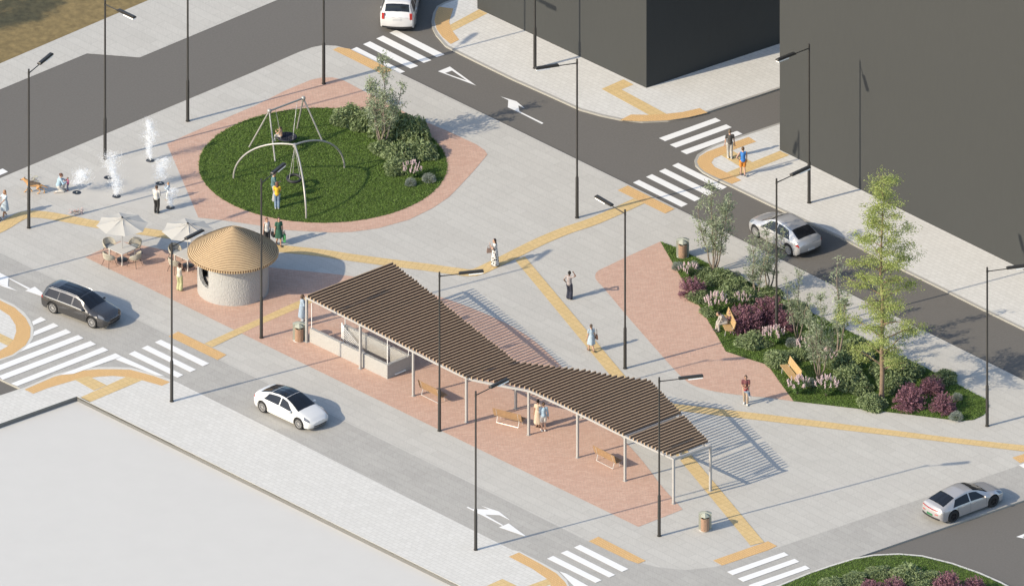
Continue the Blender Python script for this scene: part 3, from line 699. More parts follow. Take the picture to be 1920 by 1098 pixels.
# ---------------------------------------------------------------- litter bins
M_bin = mat('sage_green_metal', (0.34, 0.35, 0.285), 0.5, 0.1)
M_binw = mat('bin_wood', (0.38, 0.245, 0.165), 0.6, var=0.2, scale=9)
def make_bin():
    o = empty('litter_bin', (0, 0, 0))
    fy = -.13
    b = MB(); b.lathe([(0, .03), (.205, .03), (.205, .80), (.19, .80), (.19, .5), (0, .5)], 24, (0, fy, 0)); b.build('liner', M_dark, o, True)
    b = MB()
    for k in range(20):
        t = 2 * math.pi * k / 20; b.box((.222 * math.cos(t), fy + .222 * math.sin(t), .42), (.026, .052, .78), Matrix.Rotation(t, 3, 'Z'))
    b.build('body', M_binw, o)
    b = MB(); b.lathe([(.0, 1.10), (.04, 1.09), (.275, .93), (.275, .90), (.0, .90)], 6, (0, fy + .02, 0), a0=R(30), a1=R(390)); b.build('lid', M_bin, o)
    b = MB()
    hx = [(-.36, -.02), (.36, -.02), (.36, .20), (.15, .37), (-.15, .37), (-.36, .20)]
    b.poly([[Vector((x, y, 0)) for x, y in hx]], .98, .03)
    for k in range(6):
        a, c = hx[k], hx[(k + 1) % 6]; b.add([(a[0] * 1.03, a[1] * 1.03, .985), (c[0] * 1.03, c[1] * 1.03, .985), (0, .10, 1.10)], [(0, 1, 2)])
    b.build('shield', M_bin, o)
    b = MB(); b.lathe([(0, 0), (.36, 0), (.36, .025), (0, .025)], 24, sy=.95); b.build('base', M_kerbw, o)
    return o
bin0 = make_bin()
for i, ((x, y), lab) in enumerate([((561, 637), 'brown slatted litter bin beside the stairwell and first pergola post'), ((1280, 480), 'brown slatted litter bin on the grass tip of the planted bed'), ((1322, 992), 'lone brown slatted litter bin on open paving past the pergola end')]):
    o = bin0 if i == 0 else copy_tree(bin0); o.location = P(x, y, .016); tag(o, lab, 'litter bin', 'litter bins')

# ---------------------------------------------------------------- floor fountains
M_grate = mat('fountain_grate', (0.045, 0.047, 0.05), 0.4, 0.5, var=0.5, scale=30)
def watermat():
    m, t, b = _nodes('spray_water'); b.inputs['Base Color'].default_value = (.95, .96, .97, 1); b.inputs['Roughness'].default_value = .35
    out = t.nodes['Material Output']; tr = t.nodes.new('ShaderNodeBsdfTransparent'); tl = t.nodes.new('ShaderNodeBsdfTranslucent'); tl.inputs[0].default_value = (.95, .97, 1, 1)
    a = t.nodes.new('ShaderNodeMixShader'); a.inputs[0].default_value = .5; c = t.nodes.new('ShaderNodeMixShader'); c.inputs[0].default_value = .62
    t.links.new(b.outputs[0], a.inputs[1]); t.links.new(tl.outputs[0], a.inputs[2]); t.links.new(tr.outputs[0], c.inputs[1]); t.links.new(a.outputs[0], c.inputs[2]); t.links.new(c.outputs[0], out.inputs[0])
    return m
M_water = watermat()
def jet(h, w, lean, zlo, n, seed):
    """wispy curling threads of water with drops thrown around them"""
    r = np.random.default_rng(seed); vs = []; fs = []; b = MB()
    for i in range(int(n * .42)):
        t = r.random() ** .85; prof = w * (.16 + .84 * min(1, t * 1.9 + (.5 if zlo > .2 else 0)) * (.62 + .38 * math.sin(t * 9 + seed)))
        p = Vector((r.normal(0, prof * .30) + lean * t + .10 * w * math.sin(t * 7 + seed), r.normal(0, prof * .26), zlo + (h - zlo) * t)); d = Vector((r.normal(0, .5), r.normal(0, .5), 1.0)); m = r.integers(4, 9); wd = r.uniform(.006, .016); s = Vector(r.normal(0, 1, 3)).normalized(); k = len(vs)
        for q in range(m):
            f = wd * math.sin(math.pi * (q + .35) / (m - .3)); vs += [p - s * f, p + s * f]
            d = (d + Vector(r.normal(0, .55, 3)) + Vector((0, 0, -.10))).normalized(); p = p + d * r.uniform(.025, .06)
        fs += [(k + 2 * q, k + 2 * q + 1, k + 2 * q + 3, k + 2 * q + 2) for q in range(m - 1)]
    for i in range(n // 3):
        t = r.random() ** .8; c = Vector((r.normal(0, w * .34) + lean * t, r.normal(0, w * .30), zlo * .8 + (h * 1.1 - zlo * .8) * t)); q = r.uniform(.004, .012); k = len(vs)
        vs += [c + Vector((q, 0, 0)), c + Vector((0, q, q)), c - Vector((q, 0, 0)), c - Vector((0, q, q))]; fs.append((k, k + 1, k + 2, k + 3))
    b.add(vs, fs); return b
for i, (x, y, h, w, lean, zlo, n, lab) in enumerate([(282, 301, 2.45, .75, -.06, .02, 3200, 'floor fountain with the tallest narrow jet, farthest up the slab'),
    (203, 333, 0, 0, 0, 0, 0, 'dry round floor fountain grate behind the wide leaning jet'), (144, 361, 1.35, 1.0, .42, .50, 2200, 'floor fountain spraying in front of the kneeling woman'),
    (218.5, 368, 2.65, .95, -.28, .02, 3800, 'floor fountain with the widest leaning jet in mid slab'), (300, 344, 1.5, .85, .22, .25, 2200, 'floor fountain spraying just behind the small child'),
    (319.5, 389, 1.15, .62, .10, .02, 1300, 'floor fountain nearest the man in the white jacket')]):
    o = empty('floor_fountain', P(x, y, .006), 0, lab, 'fountain', 'floor fountains')
    b = MB(); b.lathe([(0, .004), (.235, .004), (.25, .008), (.255, .0)], 28); b.build('rim', mat('fountain_rim', (.16, .16, .165), .4, .5), o)
    b = MB()
    for k in range(-5, 6):
        hw = math.sqrt(max(.0, .22 ** 2 - (k * .042) ** 2)); b.box((k * .042, 0, .014), (.018, 2 * hw, .012))
    b.lathe([(.0, .0085), (.225, .0085)], 24, mi=0); b.build('grate', M_grate, o)
    b = MB(); b.lathe([(0, .05), (.03, .045), (.035, .01)], 10); b.build('nozzle', M_galv, o)
    if n: jet(h, w, lean, zlo, n, i + 3).build('water_jet', M_water, o)

# ---------------------------------------------------------------- playground
M_play = mat('grey_play_tube', (0.36, 0.345, 0.32), 0.4, 0.3)
M_rope = mat('dark_rope', (0.014, 0.016, 0.028), 0.8)
M_rubber = mat('black_rubber', (0.018, 0.018, 0.02), 0.6)
pa = P(505, 284.3) + Vector((0, 0, 2.56)); pb = P(568.8, 258.5) + Vector((0, 0, 2.50))
nsw = empty('nest_swing', P(537, 271.4, .014), 0, 'grey A-frame swing with a round dark basket seat and a child', 'swing')
n0 = nsw.location.copy()
def tubep(name, l, r, m, par, org, seg=8): b = MB(); b.tube([Vector(q) - org for q in l], r, seg); return b.build(name, m, par, True)
tubep('top_bar', [pa - (pb - pa) * .03, pb + (pb - pa) * .03], .055, M_play, nsw, n0)
for f, t in (((466.7, 276.8), pa), ((516, 303), pa), ((557, 241.6), pb), ((605, 265.7), pb)):
    q = P(*f); tubep('leg', [(q.x, q.y, .0), t + (t - Vector((q.x, q.y, 0))).normalized() * .12], [.05, .045], M_play, nsw, n0)
for t in (pa, pb):
    b = MB(); b.ell(t - n0, (.13, .13, .13), 10, 8); b.build('joint', M_play, nsw, True)
sc = Vector((0.03, 0, .49))
b = MB(); b.torus(sc, .52, .05, 28, 8); 
for k in range(-4, 5):
    hw = math.sqrt(.48 ** 2 - (k * .1) ** 2)
    b.tube([sc + Vector((k * .1, -hw, 0)), sc + Vector((k * .1, 0, -.08)), sc + Vector((k * .1, hw, 0))], .02, 5); b.tube([sc + Vector((-hw, k * .1, 0)), sc + Vector((0, k * .1, -.08)), sc + Vector((hw, k * .1, 0))], .02, 5)
b.lathe([(.47, -.01), (.2, -.07), (0, -.085)], 24, sc); b.build('basket_seat', M_rope, nsw)
for t, s in ((pa, -1), (pb, 1)):
    tt = t + (pb - pa) * (.18 * -s) - n0
    for dy in (-.33, .33): tubep('chain', [tt + n0, n0 + sc + Vector((s * .33, dy, .02))], .010, M_galv, nsw, n0, 5)
feet = [(437.7, 334.6), (574, 409.6), (646, 316)]
ct = sum((P(*f) for f in feet), Vector()) / 3
tsw = empty('tire_swing', ct + Vector((0, 0, .014)), 0, 'three-legged arched grey swing frame with a black tyre on ropes', 'swing')
HT = 2.74
for f in feet:
    v = P(*f) - ct; v.z = 0
    b = MB(); b.tube([v * math.cos(a) + Vector((0, 0, HT * math.sin(a))) for a in [math.pi / 2 * k / 16 for k in range(17)]], .055, 10); b.build('arched_leg', M_play, tsw, True)
b = MB(); b.lathe([(0, HT + .08), (.11, HT + .05), (.11, HT - .12), (0, HT - .14)], 14); b.build('hub', M_play, tsw, True)
tc_ = Vector((-.03, 0, .62)); rot = Matrix.Rotation(R(6), 3, 'X')
b = MB(); b.torus(tc_, .375, .085, 32, 10, rot); b.build('tyre', M_rubber, tsw, 'all')
for k in range(3):
    a = R(100 + 120 * k); b = MB(); b.tube([(0, 0, HT - .12), tc_ + rot @ Vector((.375 * math.cos(a), .375 * math.sin(a), .08))], .012, 5); b.build('rope', M_galv, tsw)
# ---------------------------------------------------------------- cars
def paint(name, c, metal=0.0, rough=0.3): return mat(name, c, rough, metal, coat=0.9)
M_cglass = mat('car_glass', (0.012, 0.014, 0.018), 0.06, 0.0, spec=0.4)
M_tyre = mat('tyre_rubber', (0.02, 0.02, 0.021), 0.8)
M_rim = mat('alloy_rim', (0.42, 0.415, 0.41), 0.35, 0.4)
M_rimd = mat('dark_alloy', (0.06, 0.06, 0.065), 0.35, 0.6)
M_chrome = mat('chrome_trim', (0.36, 0.36, 0.36), 0.2, 0.7)
M_trim = mat('black_trim', (0.02, 0.02, 0.021), 0.5)
M_tail = mat('red_lens', (0.38, 0.03, 0.025), 0.25)
M_headl = mat('headlamp_glass', (0.16, 0.17, 0.19), 0.1, 0.2)
M_plate = mat('white_plate', (0.5, 0.5, 0.5), 0.4)
M_plateg = mat('green_plate', (0.03, 0.15, 0.06), 0.4)
WHEELS = {}
def wheel(par, x, y, R_, rimm, spokes, side):
    key = (R_, rimm.name, spokes)
    if key not in WHEELS:
        t = MB(); w = .115
        t.lathe([(R_ * .68, -w), (R_ * .93, -w), (R_, -w * .7), (R_, w * .7), (R_ * .93, w), (R_ * .68, w), (R_ * .68, -w)], 28)
        d = MB(); d.lathe([(0, w * .35), (R_ * .68, w * .30)], 28, mi=1); d.lathe([(R_ * .68, w * .98), (R_ * .60, w * .98), (R_ * .58, w * .5)], 28)
        for k in range(spokes):
            a = 2 * math.pi * k / spokes; rr = Matrix.Rotation(a, 3, 'Z'); d.box(rr @ Vector((R_ * .36, 0, w * .78)), (R_ * .54, R_ * .085, .03), rr)
        d.lathe([(0, w * .92), (R_ * .12, w * .9), (R_ * .14, w * .6)], 14)
        WHEELS[key] = (t.mesh('tyre', True), d.mesh('rim', False))
    tm, rm = WHEELS[key]
    e = empty('wheel', (x, y, R_)); e.parent = par; CHILDREN.setdefault(par.name, []).append(e)
    e.rotation_euler = (R(-90) if side > 0 else R(90), 0, 0)
    for nme, me, mm in (('tyre', tm, [M_tyre]), ('rim', rm, [rimm, M_trim])):
        o = bpy.data.objects.new(nme, me); COL.objects.link(o); o.parent = e
        if not me.materials:
            for q in mm: me.materials.append(q)
def car(name, L_, W_, H_, top, belt, ws, rw, sides, axles, body, loc, heading, label, cat='car', rim=M_rim, spokes=10, roofm=None, wr=.34, roofw=.62, tails='corner', rails=False, platem=M_plate, grille=True, black_sill=False, sideframe=False, noseW=.60, tailW=.80, lipm=None, glass_roof=None, hoodw=.80):
    o = empty(name, loc, heading, label, cat, 'cars')
    hl = L_ / 2; tx, tz = zip(*top); bx, bz = zip(*belt)
    sx_ = [-hl, -hl + .06, -hl + .2, -hl + .6, hl - 1.0, hl - .55, hl - .22, hl - .06, hl]
    sw_ = [tailW, tailW + .08, .94, 1, 1, .965, .87, (noseW + .87) / 2, noseW]
    zt = lambda x: float(np.interp(x, tx, tz)); half = lambda x: float(np.interp(x, sx_, sw_)) * W_ / 2
    def ztop(x): return sum(zt(min(max(x + d, -hl), hl)) for d in (-.09, -.045, 0, .045, .09)) / 5
    ar = wr + .055
    def low(x):
        base = float(np.interp(x, [-hl, -hl + .35, hl - .4, hl], [.34, .21, .20, .24])); z = base
        for a in axles:
            if abs(x - a) < ar - 1e-6: z = max(z, wr + math.sqrt(ar ** 2 - (x - a) ** 2))
        return z
    def ring(x):
        T = ztop(x); zb = min(float(np.interp(x, bx, bz)), T - .035); w = half(x); lo = low(x); g = max(0, min(1, (T - zb - .08) / (H_ - zb - .08)))
        wt = w * (hoodw + (roofw - hoodw) * g ** .6)
        z1_ = max(.30, lo + .02); z2 = max(min(zb - .22, T - .12), z1_ + .02); z3 = max(zb - .05, z2 + .015)
        return [Vector((x, w * .955, lo)), Vector((x, w * .985, z1_ + .0)), Vector((x, w, z2)), Vector((x, w * .965, z3)), Vector((x, wt + (w - wt) * .12 * (1 - g), T - .05 * (1 - .3 * g) - .015 * g)), Vector((x, wt * .62, T - .010)), Vector((x, 0, T))]
    def inset(y, z): return .13 * min(1.5, abs((z - .386 * H_) / (.29 * H_))) ** 2 + .16 * (y / (W_ / 2)) ** 2
    def surf(x, t, side=1, off=0.0):
        p = ring(x); i = min(int(t), 5); f = t - i
        a = p[max(i - 1, 0)]; b_ = p[i]; c = p[i + 1]; d = p[min(i + 2, 6)] if i + 2 <= 6 else Vector((x, -p[5].y, p[5].z))
        if i <= 3: q = b_.lerp(c, f)
        else: q = .5 * (2 * b_ + (c - a) * f * .8 + (2 * a - 5 * b_ + 4 * c - d) * f * f * .0) if False else b_.lerp(c, f) + (Vector((0, 0, .012)) * math.sin(math.pi * f) if i < 6 else Vector())
        ex = max(0.0, (abs(q.x) - (hl - .42)) / .42); ex = ex * ex
        q = Vector((q.x - math.copysign(ex * inset(q.y, q.z), q.x), q.y * side, q.z))
        if off:
            e = .02; u = surf(x + e, t, side) - surf(x - e, t, side); v = surf(x, min(t + e, 6), side) - surf(x, max(t - e, 0), side)
            n = u.cross(v) * (1 if side > 0 else -1)
            if n.length > 1e-9:
                n.normalize()
                if n.z < -.2 or n.y * side < -.3: n = -n
                q = q + n * off
        return q
    ts = [0, 1, 1.5, 2, 2.5, 3, 3.5, 4, 4.33, 4.66, 5, 5.5, 6]
    xs = sorted(set([round(-hl + L_ * i / 90, 4) for i in range(91)] + [round(a + s * (ar - e), 4) for a in axles for s in (-1, 1) for e in (.0, .004, .02)]))
    vs = []; n = len(ts) * 2 - 1
    for x in xs:
        l = [surf(x, t) for t in ts]; vs += l + [Vector((p.x, -p.y, p.z)) for p in l[-2::-1]]
    fs = []
    for i in range(len(xs) - 1):
        for k in range(n - 1):
            a = i * n + k; fs.append((a, a + n, a + n + 1, a + 1))
    b = MB(); b.add(vs, fs)
    for sg in (-1, 1):                               # rounded end faces
        cv = []; m = 10
        for t in ts:
            p = ring(sg * hl)[min(int(t), 5)].lerp(ring(sg * hl)[min(int(t), 5) + 1], t - min(int(t), 5))
            for k in range(m + 1):
                y = p.y * (1 - 2 * k / m); cv.append(Vector((sg * (hl - inset(y, p.z)), y, p.z)))
        cf = [(i * (m + 1) + k, i * (m + 1) + k + 1, (i + 1) * (m + 1) + k + 1, (i + 1) * (m + 1) + k) for i in range(len(ts) - 1) for k in range(m)]
        b.add(cv, cf if sg < 0 else [f[::-1] for f in cf])
    def across(sg, z, w, out, yy=9): return [Vector((sg * (hl - inset(w * (1 - 2 * k / (yy - 1)), z) + out), w * (1 - 2 * k / (yy - 1)), z)) for k in range(yy)]
    bm_ = b.build('body', body, o, True)
    def patch(nme, x0, x1, t0, t1, m, side=1, off=.004, nx=10, nt=5, sk0=0.0, sk1=0.0, both=False):
        """patch on the body surface; sk0/sk1 shear the ends with height"""
        b = MB()
        for sd in ((1, -1) if both else (side,)):
            g = []
            for i in range(nx + 1):
                for j in range(nt + 1):
                    f = j / nt; xa = x0 + sk0 * f; xb = x1 + sk1 * f
                    g.append(surf(xa + (xb - xa) * i / nx, t0 + (t1 - t0) * f, sd, off))
            w_ = nt + 1; f_ = [(i * w_ + j, (i + 1) * w_ + j, (i + 1) * w_ + j + 1, i * w_ + j + 1) for i in range(nx) for j in range(nt)]
            b.add(g, f_ if sd > 0 else [q[::-1] for q in f_])
        return b.build(nme, m, o, 'all')
    patch('windshield', ws[0], ws[1], 4.10, 6, M_cglass, both=True, nx=12, nt=8)
    patch('rear_window', rw[0], rw[1], 4.16, 6, M_cglass, both=True, nx=14, nt=10, off=.010)
    if glass_roof: patch('roof_glass', glass_roof[0], glass_roof[1], 4.10, 6, M_cglass, both=True, nx=14, nt=8)
    for sd in (1, -1):
        for (x0, x1, k0, k1) in sides: patch('side_window', x0, x1, 3.10, 3.86, M_cglass, sd, sk0=k0, sk1=k1, nx=14, off=.006)
        if sideframe:
            x0 = sides[0][0]; x1 = sides[-1][1]
            patch('window_trim', x0 - .03, x1 + .05, 3.03, 3.065, M_chrome, sd, off=.009, nx=24, nt=2)
            patch('window_trim', x0 + sides[0][2] * .9, x1 + sides[-1][3], 3.89, 3.915, M_chrome, sd, off=.009, nx=24, nt=2)
        for xd in [sides[0][1] + .02, sides[-1][1] - .08] + ([sides[0][0] + .35] if len(sides) > 1 else []):
            patch('door_seam', xd - .006, xd + .006, 1.0, 3.0, M_trim, sd, nx=1, nt=8, off=.002)
        for xd in (sides[0][0] + .75, sides[-1][0] + .22):
            p = surf(xd, 2.55, sd, .02); h = MB(); h.box(p, (.20, .03, .028)); h.build('door_handle', body, o)
        p = surf(sides[-1][1] - .18, 3.05, sd, .10); m_ = MB(); m_.ell(p, (.075, .12, .075), 10, 8); m_.build('mirror', body if name != 'suv' else M_trim, o, 'all')
        patch('headlight', hl - .52, hl - .13, 3.05, 3.95, M_headl, sd, sk0=-.14, sk1=-.10, off=.004)
        if tails == 'corner': patch('taillight', -hl + .03, -hl + .34, 2.3, 3.0, M_tail, sd, off=.005, sk1=-.12)
        for a in axles:
            y = half(a) - .125; wheel(o, a, y * sd, wr, rim, spokes, sd)
    w = half(-hl)
    if tails == 'bar':
        b = MB(); b.tube(across(-1, .84, w * .985, .004, 13), .026, 6); b.build('taillight', M_tail, o, True)
        for s in (1, -1): b = MB(); b.tube([Vector((-hl + inset(y, .62) - .004, s * y, .62)) for y in (w * .55, w * .7, w * .85)], .028, 6); b.build('reflector', M_tail, o)
    if tails == 'tall':
        for s in (1, -1): b = MB(); b.box((-hl + inset(w * .9, 1.02) + .015, s * w * .90, 1.02), (.14, .15, .34), Matrix.Rotation(R(-s * 14), 3, 'Z')); b.build('taillight', M_tail, o)
    if platem is not None:
        z = .52 if tails != 'tall' else .86; b = MB(); b.box((-hl + inset(.12, z) - .002, 0, z), (.03, .46, .12)); b.build('license_plate', platem, o)
    b = MB(); l = across(-1, .36, w * .97, .004, 11)
    for a, c in zip(l, l[1:]): b.bar(a, c, .05, .10)
    b.build('rear_bumper_trim', lipm or M_trim, o)
    w = half(hl)
    if grille:
        b = MB(); l = across(1, .55, w * .62, .004, 7)
        for a, c in zip(l, l[1:]): b.bar(a, c, .05, .17)
        b.build('grille', M_trim, o)
        b = MB(); b.tube(across(1, .645, w * .66, .012, 9), .012, 5); b.tube(across(1, .455, w * .66, .012, 9), .012, 5); b.build('grille_trim', M_chrome, o)
    b = MB(); l = across(1, .33, w * .85, .004, 9)
    for a, c in zip(l, l[1:]): b.bar(a, c, .05, .06)
    b.build('lower_intake', M_trim, o)
    b = MB(); b.box((0, 0, .42), (L_ - .7, W_ - .56, .36)); b.build('underbody', M_trim, o)
    if rails:
        for s in (1, -1):
            b = MB(); b.tube([surf(x, 4.06, s, .035) for x in np.linspace(ws[0] - 2.05, ws[0] - .05, 12)], .013, 6); b.build('roof_rail', M_chrome, o, True)
    return o
P_dark = paint('graphite_paint', (0.052, 0.051, 0.052), 0.35, .25)
P_white = paint('white_paint', (0.62, 0.615, 0.60), 0, .3)
P_silver = paint('silver_paint', (0.46, 0.455, 0.455), .35, .3)
P_grey = paint('champagne_silver_paint', (0.42, 0.405, 0.40), .35, .3)
P_cream = paint('pearl_paint', (0.62, 0.61, 0.60), .1, .3)
car('estate_car', 4.83, 1.86, 1.48, [(-2.41, .70), (-2.39, .96), (-2.31, 1.05), (-2.02, 1.40), (-1.75, 1.45), (-.6, 1.49), (.1, 1.47), (.48, 1.38), (1.18, 1.02), (1.32, .985), (2.0, .88), (2.28, .76), (2.41, .58)],
    [(-2.41, .95), (0, .93), (1.2, .90), (2.41, .7)], (.36, 1.20), (-2.34, -2.05), [(-2.0, -1.08, .18, .02), (-1.02, -.10, 0, 0), (.0, 1.02, 0, -.55)], (-1.36, 1.45), P_dark, P(153, 589.7, .006), R(-38.9),
    'dark grey estate car with roof rails beside the left zebra crossing', rails=True, sideframe=True, glass_roof=(-1.3, .30))
car('saloon_car', 4.69, 1.85, 1.44, [(-2.345, .72), (-2.32, .98), (-2.2, 1.06), (-1.85, 1.11), (-1.1, 1.34), (-.45, 1.44), (.1, 1.42), (.55, 1.29), (1.22, .985), (1.7, .87), (2.12, .74), (2.345, .56)],
    [(-2.345, .95), (0, .90), (1.2, .85), (2.345, .62)], (.16, 1.22), (-1.78, -1.02), [(-1.35, -.18, .25, 0), (-.10, 1.0, 0, -.62)], (-1.44, 1.435), P_white, P(547, 779, .006), R(-45.3),
    'white fastback car with a black glass roof on the paved street', grille=False, glass_roof=(-.97, .13))
car('hatchback_car', 4.75, 1.92, 1.62, [(-2.375, .75), (-2.35, 1.02), (-2.22, 1.10), (-2.0, 1.18), (-1.45, 1.46), (-.7, 1.60), (-.05, 1.62), (.4, 1.51), (1.22, 1.08), (1.8, .96), (2.2, .82), (2.375, .58)],
    [(-2.375, 1.0), (0, .98), (1.2, .94), (2.375, .66)], (.28, 1.2), (-2.02, -1.36), [(-1.5, -.32, .30, 0), (-.24, 1.0, 0, -.62)], (-1.45, 1.44), P_silver, P(1471, 453, -.095), R(129.6),
    'silver grey hatchback on the asphalt beside the planted bed', spokes=14, grille=False, wr=.36)
car('fastback_car', 4.88, 1.90, 1.45, [(-2.44, .70), (-2.42, .94), (-2.3, 1.01), (-2.06, 1.06), (-1.15, 1.34), (-.4, 1.45), (.1, 1.43), (.55, 1.30), (1.15, 1.01), (1.9, .88), (2.28, .72), (2.44, .54)],
    [(-2.44, .92), (0, .89), (1.2, .85), (2.44, .62)], (.20, 1.15), (-2.0, -1.16), [(-1.45, -.25, .30, 0), (-.17, .98, 0, -.6)], (-1.45, 1.45), P_grey, P(1806, 953.4, .006), R(39.5),
    'champagne silver fastback car with a green plate and red light bar', rim=M_rimd, spokes=5, tails='bar', platem=M_plateg, grille=False, wr=.36)
car('suv', 5.0, 2.0, 1.84, [(-2.5, .85), (-2.48, 1.15), (-2.4, 1.22), (-2.12, 1.73), (-1.9, 1.79), (-.5, 1.84), (.2, 1.81), (.55, 1.68), (1.05, 1.28), (1.25, 1.22), (2.1, 1.12), (2.38, .98), (2.5, .7)],
    [(-2.5, 1.12), (0, 1.14), (1.2, 1.12), (2.5, .85)], (.45, 1.1), (-2.37, -2.12), [(-2.05, -1.2, .2, 0), (-1.1, -.2, 0, 0), (-.1, .95, 0, -.45)], (-1.46, 1.46), P_cream, P(751, 25, -.095), R(85.2),
    'pearl white SUV stopped at the upper zebra crossing', 'suv', tails='tall', glass_roof=(-1.75, .1), wr=.38, tailW=.86, roofw=.70)
# ---------------------------------------------------------------- people and the dog
REMESH = []; HANDS = []
def cmat(c, rough=.85, key=None):
    c = tuple(x * .74 for x in c); return mat('cloth_%02x%02x%02x' % tuple(int(x * 255) for x in c), c, rough, var=.10, scale=14, bump=.2, bscale=30)
SKINS = {'light': (0.46, 0.28, 0.195), 'tan': (0.33, 0.185, 0.12), 'brown': (0.13, 0.07, 0.045)}
def skinmat(k): return mat('skin_' + k, SKINS[k], .5)
class Cap(MB):
    def cap(s, a, b, r0, r1, seg=10, flat=1.0):
        a = Vector(a); b = Vector(b); d = b - a
        if d.length < 1e-5: d = Vector((0, 0, 1e-3)); b = a + d
        L_ = d.length; dn = d / L_; u = dn.cross(Vector((0, 1, 0)) if abs(dn.y) < .9 else Vector((1, 0, 0))).normalized(); w = dn.cross(u)
        vs = []; prof = []
        for k in range(0, 4): t = -math.pi / 2 + math.pi / 2 * k / 3; prof.append((r0 * math.cos(t), r0 * math.sin(t)))
        for k in range(0, 4): t = math.pi / 2 * k / 3; prof.append((r1 * math.cos(t), L_ + r1 * math.sin(t)))
        for rr, zz in prof:
            for k in range(seg):
                t = 2 * math.pi * k / seg; vs.append(a + dn * zz + (u * math.cos(t) * flat + w * math.sin(t)) * max(rr, 1e-4))
        fs = [(i * seg + k, i * seg + (k + 1) % seg, (i + 1) * seg + (k + 1) % seg, (i + 1) * seg + k) for i in range(len(prof) - 1) for k in range(seg)]
        fs += [tuple(reversed(range(seg))), tuple(range((len(prof) - 1) * seg, len(prof) * seg))]
        s.add(vs, fs)
    def cone(s, a, b, ra, rb, sy=1.0, seg=18, fold=0.0):
        """skirt-like frustum; radii along local x,y with folds"""
        a = Vector(a); b = Vector(b); vs = []; n = 7
        for i in range(n):
            f = i / (n - 1); c = a.lerp(b, f); r = ra + (rb - ra) * f ** .8
            for k in range(seg * 2):
                t = math.pi * k / seg; q = r * (1 + fold * f * math.sin(t * 5)); vs.append(c + Vector((q * math.cos(t), q * sy * math.sin(t), 0)))
        m = seg * 2; fs = [(i * m + (k + 1) % m, i * m + k, (i + 1) * m + k, (i + 1) * m + (k + 1) % m) for i in range(n - 1) for k in range(m)]
        fs += [tuple(range(m)), tuple(reversed(range((n - 1) * m, n * m)))]
        s.add(vs, fs)
def finish(b, name, m, par, voxel):
    o = b.build(name, m, par); md = o.modifiers.new('remesh', 'REMESH'); md.mode = 'VOXEL'; md.voxel_size = voxel; md.use_smooth_shade = True
    REMESH.append(o); return o
def limb2(root, tip, l1, l2, bend):
    """two-bone solve: middle joint between root and tip, bent towards direction bend"""
    root = Vector(root); tip = Vector(tip); d = tip - root; D = min(d.length, (l1 + l2) * .999); dn = d.normalized(); tip = root + dn * D
    a = (l1 * l1 - l2 * l2 + D * D) / (2 * D); h = math.sqrt(max(l1 * l1 - a * a, 0)); bd = Vector(bend); bd = (bd - dn * bd.dot(dn)).normalized()
    return root + dn * a + bd * h, tip
